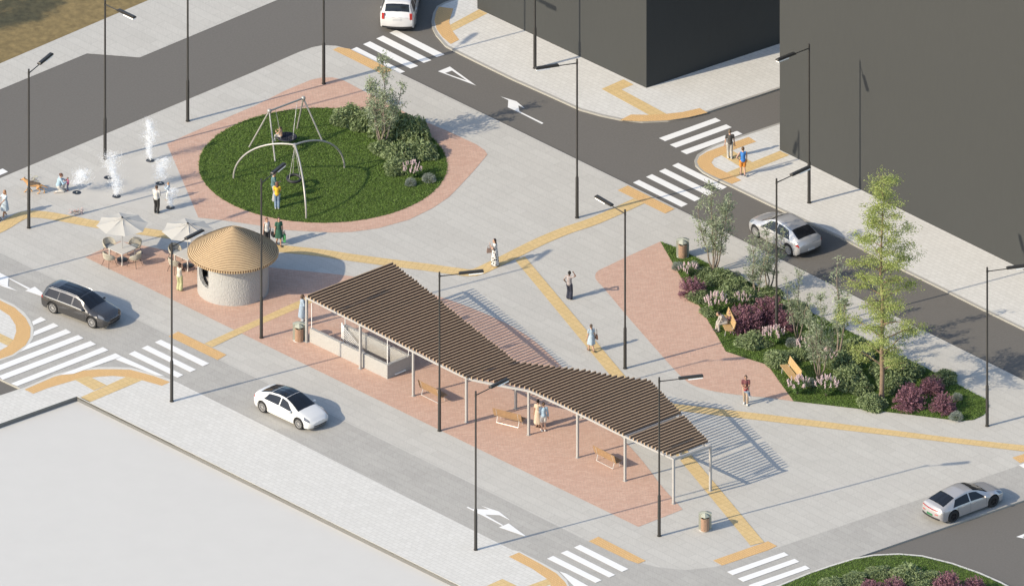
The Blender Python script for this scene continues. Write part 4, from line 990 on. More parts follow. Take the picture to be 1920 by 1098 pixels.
def person(label, loc, heading, H=1.72, skin='light', hair=(.06, .035, .02), hairlen='short', top=None, sleeve='short', bottom=None, legs='long', dress=None, dlen=.55, dfold=.06, shoes=(.5, .5, .5), pose='stand', arms=('down', 'down'), lean=0.0, female=False, stride=.0, group=None, coat=False, belt=None, headturn=0, wide=1.0, dmat=None, cat='person'):
    """local frame: +X forward, +Y left"""
    o = empty('person', loc, heading, label, cat, group); s = H / 1.72; S = lambda x, y, z: Vector((x, y, z)) * s
    sh = (.150 if female else .178); hw = .095
    if pose == 'stand': hipz = .90; hipx = 0
    elif pose == 'sit': hipz = .50; hipx = -.10
    elif pose == 'kneel': hipz = .36; hipx = -.12
    elif pose == 'float': hipz = .50; hipx = -.1
    lr = Matrix.Rotation(lean, 3, 'Y'); pel = S(hipx, 0, hipz + .04)
    up = lambda x, y, z: pel + lr @ (S(x, y, z) - S(0, 0, .94))
    chest = up(0, 0, 1.30); waist = up(0, 0, 1.09); neck = up(.0, 0, 1.47); head = up(.025 + .02 * (lean > .3), 0, 1.60)
    J = {}
    for sd, nm_ in ((1, 'l'), (-1, 'r')):
        hip = pel + S(0, sd * hw, -.03)
        if pose == 'stand':
            fx = stride * sd; ank = S(fx, sd * hw * .85, .085 + (.05 if fx < -.1 else 0)); kn, ank = limb2(hip, ank, .43 * s, .41 * s, (1, 0, 0))
        elif pose == 'sit': kn = S(.33, sd * .13, .50); ank = S(.30 + .10 * (sd < 0), sd * .12, .085)
        elif pose == 'float': kn = S(.33, sd * .12, .50); ank = S(.40, sd * .10, .13)
        else:
            if sd > 0: kn = S(.30, .12, .42); ank = S(.18, .12, .085)
            else: kn = S(.16, -.11, .06); ank = S(-.28, -.10, .07)
        J['hip' + nm_] = hip; J['kn' + nm_] = kn; J['an' + nm_] = ank
        fd = Vector((1, .12 * sd, 0)).normalized() if not (pose == 'kneel' and sd < 0) else Vector((-.3, 0, -.2)).normalized()
        J['toe' + nm_] = ank + fd * .16 * s + S(0, 0, -.045); J['fd' + nm_] = fd
        shd = up(0, sd * sh, 1.395); a = arms[0 if sd > 0 else 1]
        tgt = {'down': up(.05, sd * (sh + .09), .80), 'back': up(-.12, sd * (sh + .05), .84), 'fwd': up(.16, sd * (sh + .06), .84), 'phone': up(.27, sd * .07, 1.38), 'chest': up(.24, sd * .03, 1.22), 'up': up(.12, sd * .22, 1.60),
               'hold': up(.30, sd * .06, 1.12), 'knee': up(.48, sd * .10, 1.08), 'out': up(.34, sd * .16, 1.30), 'across': up(.05, -sd * .1, 1.25) + S(.22, 0, 0), 'around': up(.02, sd * (sh + .32), 1.22), 'bag': up(.06, sd * (sh + .08), .82), 'pocket': up(.05, sd * (sh + .02), .93), 'push': up(.42, sd * .2, 1.05), 'hip': up(-.02, sd * (sh + .04), 1.02)}[a]
        el, wr = limb2(shd, tgt, .29 * s, .26 * s, up(-.6, sd * .5, .94) - pel + S(0, sd * .3 if a in ('hip', 'pocket') else 0, -.4))
        J['sh' + nm_] = shd; J['el' + nm_] = el; J['wr' + nm_] = wr
    bare_arm = {'none': 3, 'short': 2, 'long': 0}[sleeve]
    r = s
    b = Cap()                                           # the body, one continuous skin
    b.cap(pel, waist, .125 * r * wide, .108 * r * wide); b.cap(waist, chest, .108 * r * wide, .125 * r * wide); b.cap(J['shl'], J['shr'], .052 * r, .052 * r); b.cap(chest, neck, .11 * r, .055 * r); b.cap(neck, head, .05 * r, .055 * r)
    hr = Matrix.Rotation(headturn, 3, 'Z'); b.ell(head, (.092 * r, .075 * r, .118 * r), 14, 10, rot=hr)
    fw = hr @ Vector((1, 0, 0)); sdv = hr @ Vector((0, 1, 0))
    b.cap(head + fw * .085 * r + S(0, 0, .005), head + fw * .108 * r + S(0, 0, -.022), .012 * r, .018 * r, 8); b.cap(head + fw * .06 * r + S(0, 0, -.085), head + fw * .075 * r + S(0, 0, -.088), .04 * r, .03 * r, 8)
    for q in (1, -1): b.cap(head + sdv * q * .076 * r + S(0, 0, .015), head + sdv * q * .08 * r + S(0, 0, -.03), .018 * r, .014 * r, 6)
    for n_ in 'lr':
        b.cap(J['hip' + n_], J['kn' + n_], .082 * r, .052 * r); b.cap(J['kn' + n_], J['kn' + n_].lerp(J['an' + n_], .4), .052 * r, .056 * r); b.cap(J['kn' + n_].lerp(J['an' + n_], .4), J['an' + n_], .054 * r, .036 * r)
        b.cap(J['an' + n_] + S(0, 0, -.03), J['toe' + n_], .04 * r, .034 * r)
        b.cap(J['sh' + n_], J['el' + n_], .05 * r, .038 * r); b.cap(J['el' + n_], J['wr' + n_], .038 * r, .026 * r)
        d = (J['wr' + n_] - J['el' + n_]).normalized(); b.cap(J['wr' + n_], J['wr' + n_] + d * .07 * r, .03 * r, .036 * r, flat=.6)
    body = finish(b, 'body', skinmat(skin), o, .017 * max(s, .75))
    HANDS.append((body, [(J['wr' + n_], (J['wr' + n_] - J['el' + n_]).normalized(), 1 if n_ == 'l' else -1) for n_ in 'lr'], s))
    e = Cap()                                           # eyes, brows and mouth, thin proud pieces on the face
    for q in (1, -1):
        e.ell(head + fw * .083 * r + sdv * q * .031 * r + S(0, 0, .012), (.010 * r, .010 * r, .008 * r), 8, 6)
        e.cap(head + fw * .090 * r + sdv * q * .018 * r + S(0, 0, .034), head + fw * .084 * r + sdv * q * .042 * r + S(0, 0, .034), .005 * r, .004 * r, 6)
    e.cap(head + fw * .095 * r - sdv * .02 * r + S(0, 0, -.055), head + fw * .095 * r + sdv * .02 * r + S(0, 0, -.055), .005 * r, .005 * r, 6)
    e.build('face', mat('face_dark', (.10, .045, .035), .6), o)
    hb = Cap(); hc = cmat(hair)                         # hair
    hb.ell(head - fw * .016 * r + S(0, 0, .026), (.098 * r, .088 * r, .112 * r), 14, 10, rot=hr)
    bk_ = head - fw * .05 * r
    if hairlen == 'long':
        hb.cap(bk_ + S(0, 0, .02), bk_ + S(-.045, 0, -.24), .082 * r, .055 * r, flat=.7)
        for q in (1, -1): hb.cap(bk_ + sdv * q * .06 * r, bk_ + sdv * q * .075 * r + S(.0, 0, -.19), .04 * r, .03 * r)
    if hairlen == 'pony': hb.cap(bk_ - fw * .05 * r + S(0, 0, .04), bk_ - fw * .09 * r + S(0, 0, -.20), .04 * r, .02 * r)
    if hairlen == 'bun': hb.ell(bk_ - fw * .055 * r + S(0, 0, .07), (.045 * r, .045 * r, .045 * r), 10, 8)
    if hairlen == 'bob': hb.cap(bk_, bk_ + S(0, 0, -.08), .09 * r, .085 * r); 
    hb2 = Cap()                                         # trim the face side: the hair shell is pushed back off the face
    hb.v = [tuple(Vector(v) - fw * max(0, (Vector(v) - head).dot(fw) - .052 * r) * (1 if (Vector(v) - head).z < .075 * r else .35)) for v in hb.v]
    finish(hb, 'hair', hc, o, .016 * max(s, .75))
    I = .018 * r
    if top or dress:
        t = Cap(); m_ = dmat or cmat(top or dress)
        wz = up(0, 0, .98 if top else 1.02)
        t.cap(wz, waist, .140 * r * wide + I, .112 * r * wide + I); t.cap(waist, chest, .112 * r * wide + I, .128 * r * wide + I); ss = 1 if sleeve != 'none' else .78; t.cap(J['shl'].lerp(J['shr'], (1 - ss) / 2), J['shr'].lerp(J['shl'], (1 - ss) / 2), .053 * r + I * .5, .053 * r + I * .5); t.cap(chest, up(0, 0, 1.40), .115 * r + I, .08 * r)
        for n_ in 'lr':
            if sleeve != 'none': t.cap(J['sh' + n_], J['sh' + n_].lerp(J['el' + n_], .55 if sleeve == 'short' else 1), .047 * r + I * .7, (.046 if sleeve == 'short' else .038) * r + I * .8)
            if sleeve == 'long': t.cap(J['el' + n_], J['el' + n_].lerp(J['wr' + n_], .92), .042 * r + I, .034 * r + I)
        if coat:
            t.cone(up(0, 0, 1.12), up(0, 0, .34), .155 * r, .235 * r, 1.0, fold=.05)
        if dress:
            t.cap(pel + S(0, .05, -.04), pel + S(0, -.05, -.04), .135 * r, .135 * r); t.cone(up(0, 0, 1.06), S(0, 0, max(.06, .94 - dlen)), .150 * r, .235 * r, 1.0, fold=dfold)
        finish(t, 'dress' if dress else ('coat' if coat else 'top'), m_, o, .018 * max(s, .75))
    if belt:
        t = MB(); t.lathe([(.164 * r, up(0, 0, 1.045).z), (.160 * r, up(0, 0, 1.08).z)], 20); t.build('belt', cmat(belt), o)
    if bottom:
        t = Cap(); I2 = I * (1.0 if legs != 'wide' else 1.6)
        t.cap(pel, up(0, 0, 1.0), .125 * r * wide + I * .5, .112 * r * wide + I * .3)
        for n_ in 'lr':
            if legs == 'shorts': t.cap(J['hip' + n_], J['hip' + n_].lerp(J['kn' + n_], .78), .085 * r + I, .075 * r + I)
            else:
                t.cap(J['hip' + n_], J['kn' + n_], .085 * r + I, .06 * r + I2); t.cap(J['kn' + n_], J['kn' + n_].lerp(J['an' + n_], .93), .06 * r + I2, (.05 if legs == 'long' else .085) * r + I2)
        finish(t, 'shorts' if legs == 'shorts' else 'trousers', cmat(bottom), o, .018 * max(s, .75))
    t = Cap()
    for n_ in 'lr': t.cap(J['an' + n_] + J['fd' + n_] * -.03 * r + S(0, 0, -.035), J['toe' + n_], .05 * r, .043 * r, flat=1)
    t.v = [(v[0], v[1], max(v[2], .006 * s)) for v in t.v]
    finish(t, 'shoes', cmat(shoes), o, .017 * max(s, .75))
    return o, J
def bag(label, par_loc, heading, at, size, c, strap=.18, cat='bag', name='handbag'):
    loc = par_loc + Matrix.Rotation(heading, 3, 'Z') @ Vector(at); o = empty(name, loc, heading, label, cat)
    b = MB(); x, y, z = size; b.box((0, 0, -z / 2), (x, y, z), taper=.82); me = b.build('bag_body', cmat(c, .6), o); bv = me.modifiers.new('b', 'BEVEL'); bv.width = .015; bv.segments = 2
    b = MB(); b.tube([(-x * .32, 0, -.01), (-x * .25, 0, strap * .8), (0, 0, strap), (x * .25, 0, strap * .8), (x * .32, 0, -.01)], .010, 6); b.build('strap', cmat(tuple(q * .6 for q in c)), o, True)
    return o
def G(x, y, z=.012): return P(x, y, z)
hd = gang
# open square
DOTS = None
def dotmat():
    m, t, b = _nodes('spotted_cloth'); tc = t.nodes.new('ShaderNodeTexCoord'); v = t.nodes.new('ShaderNodeTexVoronoi'); v.inputs['Scale'].default_value = 8.5
    r_ = t.nodes.new('ShaderNodeValToRGB'); r_.color_ramp.interpolation = 'CONSTANT'; r_.color_ramp.elements[0].color = (.02, .02, .025, 1); r_.color_ramp.elements[1].position = .40; r_.color_ramp.elements[1].color = (.56, .54, .51, 1)
    t.links.new(tc.outputs['Object'], v.inputs['Vector']); t.links.new(v.outputs['Distance'], r_.inputs[0]); t.links.new(r_.outputs[0], b.inputs['Base Color']); b.inputs['Roughness'].default_value = .9
    return m
h = R(190)
person('woman in a white dress with black spots holding a phone on the yellow strip', G(928, 498), h, 1.70, 'light', (.05, .03, .02), 'long', dress=(.7, .7, .7), dmat=dotmat(), sleeve='short', dlen=.86, shoes=(.5, .42, .35), arms=('phone', 'chest'), female=True)
bag('brown shoulder bag carried by the woman in the spotted dress', G(928, 498), h, (.30, -.14, 1.06), (.30, .12, .28), (.26, .18, .15))
h = R(60)
person('man in grey shirt and navy trousers holding a phone up, on open grey paving', G(1067.5, 560.5), h, 1.76, 'brown', (.02, .018, .016), 'short', top=(.40, .35, .34), sleeve='short', bottom=(.028, .032, .055), legs='wide', shoes=(.55, .5, .45), arms=('pocket', 'up'))
h = R(112)
person('woman in a short pale blue dress walking along the yellow strip', G(1108.5, 659), h, 1.72, 'light', (.10, .07, .05), 'pony', dress=(.46, .56, .64), sleeve='short', dlen=.42, dfold=.08, shoes=(.25, .15, .10), stride=.17, arms=('down', 'bag'), female=True)
bag('brown shoulder bag on the woman in pale blue', G(1108.5, 659), h, (-.02, -.32, 1.02), (.26, .10, .26), (.22, .11, .07), .36)
h = R(70)
person('woman in a long cream dress standing with the man in white shorts', G(1008.5, 800.5), h, 1.74, 'tan', (.025, .018, .015), 'bun', dress=(.66, .53, .40), sleeve='short', dlen=.66, shoes=(.12, .08, .06), arms=('down', 'chest'), female=True)
person('man in light blue shirt and white shorts under the pergola', G(1019, 808), R(100), 1.82, 'light', (.16, .10, .06), 'short', top=(.42, .56, .68), sleeve='long', bottom=(.72, .70, .66), legs='shorts', shoes=(.8, .8, .78), arms=('chest', 'down'))
person('woman in cream top and pale green trousers by the kiosk window', G(336.5, 544.5), R(60), 1.72, 'brown', (.05, .02, .015), 'short', top=(.68, .64, .54), sleeve='none', bottom=(.50, .50, .27), legs='wide', shoes=(.75, .7, .62), arms=('phone', 'phone'), female=True)
person('woman in a long light blue coat beside the first pergola post', G(567, 603.5), R(18), 1.74, 'light', (.11, .07, .045), 'bob', top=(.36, .45, .55), sleeve='long', coat=True, bottom=(.40, .45, .50), shoes=(.7, .66, .6), arms=('chest', 'chest'), female=True)
h = hd(-.15, -1)
person('man in maroon shirt and beige shorts carrying a child', G(1398.5, 756.5), h, 1.80, 'tan', (.10, .065, .045), 'short', top=(.20, .065, .07), sleeve='short', bottom=(.50, .38, .28), legs='long', shoes=(.8, .8, .78), stride=.10, arms=('hold', 'hold'))
kid = G(1398.5, 756.5, .0) + Matrix.Rotation(h, 3, 'Z') @ Vector((.24, .02, .62))
person('small child in a red top held in the arms of the man in beige shorts', kid, h + R(60), .95, 'light', (.28, .16, .08), 'short', top=(.42, .05, .07), sleeve='long', bottom=(.24, .30, .38), shoes=(.6, .6, .6), pose='float', arms=('hold', 'across'))
# the bench sitter
bl = P(1361, 618, .02); bh = gang(17, -36) - math.pi / 2
person('man in a light grey suit sitting on the slatted bench', bl + Matrix.Rotation(bh, 3, 'Z') @ Vector((.12, .05, 0)), bh, 1.78, 'light', (.05, .04, .035), 'short', top=(.47, .43, .38), sleeve='long', bottom=(.50, .46, .41), shoes=(.10, .09, .09), pose='sit', lean=.62, arms=('knee', 'knee'))
# by the far crossing
person('man in charcoal shirt and light trousers waiting by the far crossing', G(1368.5, 297), R(96), 1.80, 'light', (.16, .12, .08), 'short', top=(.085, .08, .075), sleeve='short', bottom=(.50, .48, .44), shoes=(.75, .75, .75), arms=('down', 'down'), stride=.05)
person('boy in bright blue vest and orange shorts running past the yellow paving', G(1393, 330), R(100), 1.82, 'light', (.13, .075, .04), 'short', top=(.06, .25, .66), sleeve='none', bottom=(.80, .30, .05), legs='shorts', shoes=(.16, .13, .15), arms=('hip', 'fwd'), stride=.13)
# kiosk side walkers
person('woman in white top and black trousers half hidden by the straw roof', G(500, 460.5), R(-65), 1.76, 'light', (.18, .09, .05), 'pony', top=(.74, .72, .68), sleeve='none', bottom=(.035, .033, .035), shoes=(.05, .05, .05), arms=('bag', 'down'), stride=.12, female=True)
bag('black handbag held by the woman in the white top', G(500, 460.5), R(-65), (.08, .36, .80), (.32, .14, .26), (.03, .03, .03))
person('woman in a short green belted dress walking with shopping bags', G(522.5, 459.5), R(-75), 1.76, 'light', (.08, .05, .035), 'bob', dress=(.042, .135, .085), sleeve='short', dlen=.42, belt=(.02, .05, .03), shoes=(.10, .06, .05), arms=('bag', 'down'), stride=.14, female=True)
bag('bright green shopping bag beside the green dress', G(522.5, 459.5), R(-75), (.04, .31, .62), (.30, .13, .40), (.16, .62, .22), .14, name='shopping_bag')
bag('small brown shopping bag behind the bright green one', G(522.5, 459.5), R(-75), (-.2, .40, .56), (.22, .12, .28), (.24, .17, .13), .2, name='shopping_bag')
# fountain side
person('man in a white jacket and black trousers watching the fountains', G(293.5, 399.5), R(66), 1.74, 'light', (.10, .06, .04), 'short', top=(.68, .66, .62), sleeve='long', bottom=(.028, .027, .026), shoes=(.03, .03, .03), arms=('chest', 'chest'), wide=1.12)
person('small child in pale blue top and white trousers beside a fountain jet', G(316, 375, .008), R(165), 1.12, 'light', (.40, .24, .12), 'short', top=(.50, .60, .70), sleeve='long', bottom=(.74, .73, .70), shoes=(.45, .36, .28), arms=('out', 'out'), stride=.09)
h = R(15)
person('woman in pale blue sweater and white trousers kneeling on the paving', G(113, 359), h, 1.70, 'light', (.15, .07, .045), 'bun', top=(.40, .55, .66), sleeve='long', bottom=(.72, .68, .62), shoes=(.5, .42, .36), pose='kneel', lean=.25, arms=('out', 'out'), female=True)
person('tiny child in a pink top standing in the kneeling woman\'s arms', G(113, 359) + Matrix.Rotation(h, 3, 'Z') @ Vector((.44, -.02, 0)), h + R(180), .84, 'tan', (.12, .06, .04), 'short', top=(.62, .10, .26), sleeve='long', bottom=(.07, .08, .14), shoes=(.5, .3, .3), arms=('out', 'out'))
h = hd(-1, -.30)
person('woman with long fair hair in a pale blue dress pushing a pushchair', G(9, 408), h, 1.74, 'tan', (.36, .19, .09), 'long', dress=(.52, .60, .66), sleeve='short', dlen=.44, shoes=(.8, .8, .8), arms=('push', 'push'), stride=.16, female=True)
pc = G(9, 408) + Matrix.Rotation(h, 3, 'Z') @ Vector((.85, 0, 0)); st = empty('pushchair', pc, h, 'white pushchair with dark wheels pushed by the long-haired woman', 'pushchair')
b = MB(); b.tube([(-.48, -.2, 1.02), (-.48, .2, 1.02)], .02, 6)
for y in (-.22, .22): b.tube([(-.48, y * .9, 1.02), (0, y, .5), (.35, y, .14)], .014, 6); b.tube([(.1, y, .6), (-.35, y, .14)], .014, 6)
b.build('frame', M_black, st, True)
b = MB(); b.lathe([(0, .36), (.2, .38), (.26, .62), (.25, .64), (0, .48)], 16, sx=1.5, sy=.9); b.build('seat', cmat((.72, .72, .72)), st, True)
b = MB(); b.lathe([(.27, .62), (.26, .84), (.16, .98), (0, 1.02)], 14, a0=R(100), a1=R(260), sx=1.2, sy=.9); b.build('hood', cmat((.70, .71, .73)), st, True)
for x in (-.35, .35):
    for y in (-.24, .24): b = MB(); b.torus((x, y, .13), .10, .028, 18, 6, Matrix.Rotation(R(90), 3, 'X')); b.build('wheel', M_rubber, st)
# playground
person('man in teal shirt and pale trousers standing on the round lawn', G(513, 377, .016), R(15), 1.84, 'light', (.24, .14, .07), 'short', top=(.10, .19, .20), sleeve='short', bottom=(.48, .46, .44), shoes=(.6, .6, .6), arms=('fwd', 'hold'))
person('woman in yellow top and blue jeans seen from behind on the round lawn', G(519.5, 391.5, .016), R(88), 1.70, 'light', (.16, .075, .05), 'long', top=(.80, .50, .035), sleeve='short', bottom=(.24, .33, .46), shoes=(.6, .6, .62), arms=('hold', 'hold'), female=True)
person('child in a peach top sitting on the edge of the round basket swing', P(537, 271.4, .014) + Vector((-.38, .06, .18)), R(150), 1.22, 'light', (.03, .022, .018), 'bun', top=(.72, .42, .26), sleeve='long', bottom=(.55, .52, .48), shoes=(.6, .6, .6), pose='sit', arms=('out', 'out'), female=True)

# dog
M_tan = mat('tan_fur', (0.42, 0.235, 0.10), .9, var=.25, scale=12); M_saddle = mat('dark_saddle_fur', (0.09, 0.065, 0.045), .9, var=.3, scale=12)
dg = empty('dog', G(63, 361), gang(-1, .12), 'tan and black shepherd dog trotting beside the left street lamp', 'dog')
b = Cap()
b.cap((.24, 0, .54), (.02, 0, .52), .18, .155); b.cap((.02, 0, .52), (-.30, 0, .54), .155, .125); b.cap((-.30, 0, .53), (-.40, 0, .50), .115, .10)
b.cap((.28, 0, .60), (.50, 0, .73), .135, .095); b.ell((.56, 0, .78), (.105, .075, .078), 12, 8); b.cap((.60, 0, .76), (.76, 0, .72), .052, .032); b.cap((.62, 0, .73), (.73, 0, .695), .03, .02)
for s_ in (1, -1):
    b.cap((.52, .045 * s_, .84), (.51, .06 * s_, .94), .032, .010)
for sy, fx, kx in ((1, .46, .36), (-1, .10, .24)):
    b.cap((.27, .085 * sy, .52), (.25, .085 * sy, .34), .07, .045); b.cap((.25, .085 * sy, .34), (kx, .085 * sy, .20), .04, .032); b.cap((kx, .085 * sy, .20), (fx, .085 * sy, .05), .03, .026); b.cap((fx, .085 * sy, .035), (fx + .06, .085 * sy, .03), .033, .03)
for sy, kn_, hk, ft in ((1, (-.22, .32), (-.42, .22), (-.30, .04)), (-1, (-.34, .33), (-.58, .25), (-.62, .04))):
    b.cap((-.34, .08 * sy, .49), (kn_[0], .085 * sy, kn_[1]), .085, .055); b.cap((kn_[0], .085 * sy, kn_[1]), (hk[0], .085 * sy, hk[1]), .048, .03); b.cap((hk[0], .085 * sy, hk[1]), (ft[0], .085 * sy, ft[1]), .028, .025); b.cap((ft[0], .085 * sy, .035), (ft[0] + .06, .085 * sy, .03), .032, .03)
b.cap((-.42, 0, .54), (-.62, 0, .48), .045, .04); b.cap((-.62, 0, .48), (-.84, 0, .42), .042, .018)
dog_body = finish(b, 'body', [M_tan, M_saddle], dg, .018)
b = MB(); b.ell((.785, 0, .725), (.018, .022, .018), 8, 6)
for s_ in (1, -1): b.ell((.625, .055 * s_, .80), (.013, .010, .013), 8, 6)
b.build('face', M_trim, dg)
# small twigs lying on the paving
def twig(loc, cs, label, n, w, seed):
    r = random.Random(seed); o = empty('fallen_twig', loc, 0, label, 'twig'); b = MB(); fl = MB()
    for i in range(4):
        a = Vector((r.uniform(-w, 0), r.uniform(-.3, .3), .02)); b.tube([a, a + Vector((w * .6, .15 * r.uniform(-1, 1), .05)), a + Vector((w * 1.1, .3 * r.uniform(-1, 1), .03))], .012, 5)
    for i in range(n):
        c = Vector((r.uniform(-w, w), r.uniform(-.32, .32), r.uniform(.02, .14))); fl.ell(c, (r.uniform(.02, .05), r.uniform(.02, .04), .02), 6, 4)
    b.build('stem', mat('twig_bark', (.12, .08, .05), .9), o); fl.build('petals', cs, o)
twig(G(143, 398), mat('pale_petal', (.52, .36, .33), .9, island=.3), 'fallen twig with faded pink petals near the yellow strip', 34, .42, 3)
twig(G(64, 336), mat('pale_leaf', (.42, .40, .26), .9, island=.3), 'tiny fallen sprig of pale leaves behind the dog', 9, .22, 4)

# convert the grown surfaces to meshes and add fingers
bpy.context.view_layer.update()
dgp = bpy.context.evaluated_depsgraph_get()
new = [(o, bpy.data.meshes.new_from_object(o.evaluated_get(dgp))) for o in REMESH]
for o, me in new:
    o.modifiers.clear(); o.data = me; me.name = o.name
me = dog_body.data
for p in me.polygons:
    c = p.center; p.material_index = 1 if (-.40 < c.x < .30 and c.z > .535 - .05 * math.sin(c.x * 6) and p.normal.z > -.2) or (c.x > .72) or (c.x < -.5 and c.z > .45 and p.normal.z > .5) or c.z > .87 else 0
for body, hs, s in HANDS:
    b = Cap()
    for wpos, d, sd in hs:
        side = d.cross(Vector((1, 0, 0)) if abs(d.x) < .8 else Vector((0, 0, 1))).normalized(); nn = d.cross(side).normalized(); base = wpos + d * .085 * s
        for k, ln_ in enumerate((.066, .075, .07, .055)):
            a = base + side * (k - 1.5) * .019 * s; m = a + d * ln_ * .55 * s + nn * .008 * s; t = m + d * ln_ * .45 * s + nn * .022 * s
            b.cap(a, m, .0095 * s, .009 * s, 6); b.cap(m, t, .009 * s, .0075 * s, 6)
        a = wpos + d * .03 * s - side * .03 * s; b.cap(a, a + (d * .7 - side * .55) * .055 * s + nn * .015 * s, .012 * s, .009 * s, 6)
    bm = bmesh.new(); bm.from_mesh(body.data); tm = b.mesh('tmp', 'all'); bm.from_mesh(tm); bm.to_mesh(body.data); bm.free(); bpy.data.meshes.remove(tm)
# ---------------------------------------------------------------- vegetation
def leafmat(name, c, isl=.35, trans=.25, rough=.6): return mat(name, c, rough, island=isl, trans=trans, spec=.3)
M_olive = leafmat('olive_leaf', (0.26, 0.30, 0.20)); M_green = leafmat('shrub_leaf', (0.205, 0.255, 0.125)); M_purple = leafmat('purple_leaf', (0.25, 0.125, 0.16), .45, .2)
M_greyl = leafmat('grey_leaf', (0.24, 0.27, 0.24), .25, .15); M_bright = leafmat('fresh_leaf', (0.12, 0.20, 0.055)); M_yelg = leafmat('yellow_green_leaf', (0.305, 0.35, 0.12), .35, .3)
M_bloom = mat('pink_blossom', (0.64, 0.50, 0.52), .8, island=.18, trans=.2)
M_bark = mat('pale_bark', (0.21, 0.17, 0.135), .9, var=.25, scale=9, bump=.3); M_bark2 = mat('brown_bark', (0.20, 0.14, 0.095), .9, var=.25, scale=9, bump=.4)
def leaves(name, C, D, ln, wd, m, par, rng, droop=0.0, fold=True):
    """C centres, D directions (Nx3 arrays): one lance-shaped blade (two triangles a side) per leaf"""
    n = len(C); D = D / (np.linalg.norm(D, axis=1, keepdims=True) + 1e-9); A = rng.normal(size=(n, 3)); S = np.cross(D, A); S /= (np.linalg.norm(S, axis=1, keepdims=True) + 1e-9); N = np.cross(D, S)
    l = (ln * rng.uniform(.6, 1.3, (n, 1))); w = wd * rng.uniform(.7, 1.25, (n, 1))
    v = np.empty((n, 4, 3)); v[:, 0] = C - D * l * .5; v[:, 1] = C + S * w * .5 + N * w * .15; v[:, 2] = C + D * l * .5 + np.array([0, 0, -droop]) * l; v[:, 3] = C - S * w * .5 + N * w * .15
    me = bpy.data.meshes.new(name); me.vertices.add(4 * n); me.vertices.foreach_set('co', v.reshape(-1)); me.loops.add(4 * n); me.loops.foreach_set('vertex_index', np.arange(4 * n, dtype=np.int32)); me.polygons.add(n)
    me.polygons.foreach_set('loop_start', np.arange(0, 4 * n, 4, dtype=np.int32)); me.polygons.foreach_set('loop_total', np.full(n, 4, dtype=np.int32)); me.update(); me.validate()
    return link(name, me, m, par)
def lump(rng, n, k=9, amp=.28):
    """random directions in the upper part with a lumpy radius"""
    d = rng.normal(size=(n, 3)); d /= np.linalg.norm(d, axis=1, keepdims=True); d[:, 2] = np.abs(d[:, 2]) - .22 * rng.random(n); c = rng.normal(size=(k, 3)); c[:, 2] = np.abs(c[:, 2]); c /= np.linalg.norm(c, axis=1, keepdims=True)
    return d, 1 - amp + amp * 1.25 * np.max(np.exp(-6 * (1 - d @ c.T)), axis=1)
def mk_green(seed):
    r = np.random.default_rng(seed); o = empty('green_shrub', (0, 0, 0)); n = 3600
    d, rad = lump(r, n, 11, .34); f = 1 - .75 * r.random(n) ** 2.2; C = d * (rad * f)[:, None] * np.array([1, 1, .78]); C[:, 2] = np.maximum(C[:, 2], -.0) + .06
    D = d * .9 + r.normal(0, .55, (n, 3)); D[:, 2] -= .25
    leaves('foliage', C, D, .22, .075, M_green, o, r, .2)
    b = MB(); q = random.Random(seed)
    for k in range(9):
        a = 2 * math.pi * k / 9 + q.random(); b.tube([(0, 0, 0), (.3 * math.cos(a), .3 * math.sin(a), .35), (.62 * math.cos(a), .62 * math.sin(a), .55)], [.02, .015, .006], 5)
    b.build('stems', M_bark, o); return o
def mk_purple(seed):
    r = np.random.default_rng(seed); o = empty('purple_shrub', (0, 0, 0)); nb = 170
    d, rad = lump(r, nb, 12, .22); d[:, 2] = np.abs(d[:, 2]) * .95 + .02; d /= np.linalg.norm(d, axis=1, keepdims=True); C = []; D = []; b = MB()
    for i in range(nb):
        tip = d[i] * rad[i] * np.array([1, 1, 1.12]); 
        if i % 3 == 0: b.tube([(0, 0, 0), tuple(tip * .5 + np.array([0, 0, .06])), tuple(tip)], [.012, .008, .004], 4)
        for t in np.concatenate([r.uniform(.55, 1.03, 22), r.uniform(.2, .6, 6)]):
            C.append(tip * t + np.array([0, 0, .06 * math.sin(t * 3)]) + r.normal(0, .03, 3)); D.append(d[i] * .7 + r.normal(0, .6, 3))
    C = np.array(C); C[:, 2] = np.maximum(C[:, 2], .02); leaves('foliage', C, np.array(D), .095, .045, M_purple, o, r); b.build('stems', mat('purple_bark', (.08, .04, .04), .9), o); return o
def mk_grey(seed):
    r = np.random.default_rng(seed); o = empty('grey_shrub', (0, 0, 0)); n = 1500
    d, rad = lump(r, n, 8, .15); C = d * (rad * (1 - .5 * r.random(n) ** 2))[:, None]; C[:, 2] = np.abs(C[:, 2]) + .15
    leaves('foliage', C, d + r.normal(0, .3, (n, 3)), .26, .045, M_greyl, o, r)
    b = MB(); b.tube([(0, 0, 0), (0, 0, .5)], [.06, .03], 6); b.build('stems', M_bark, o); return o
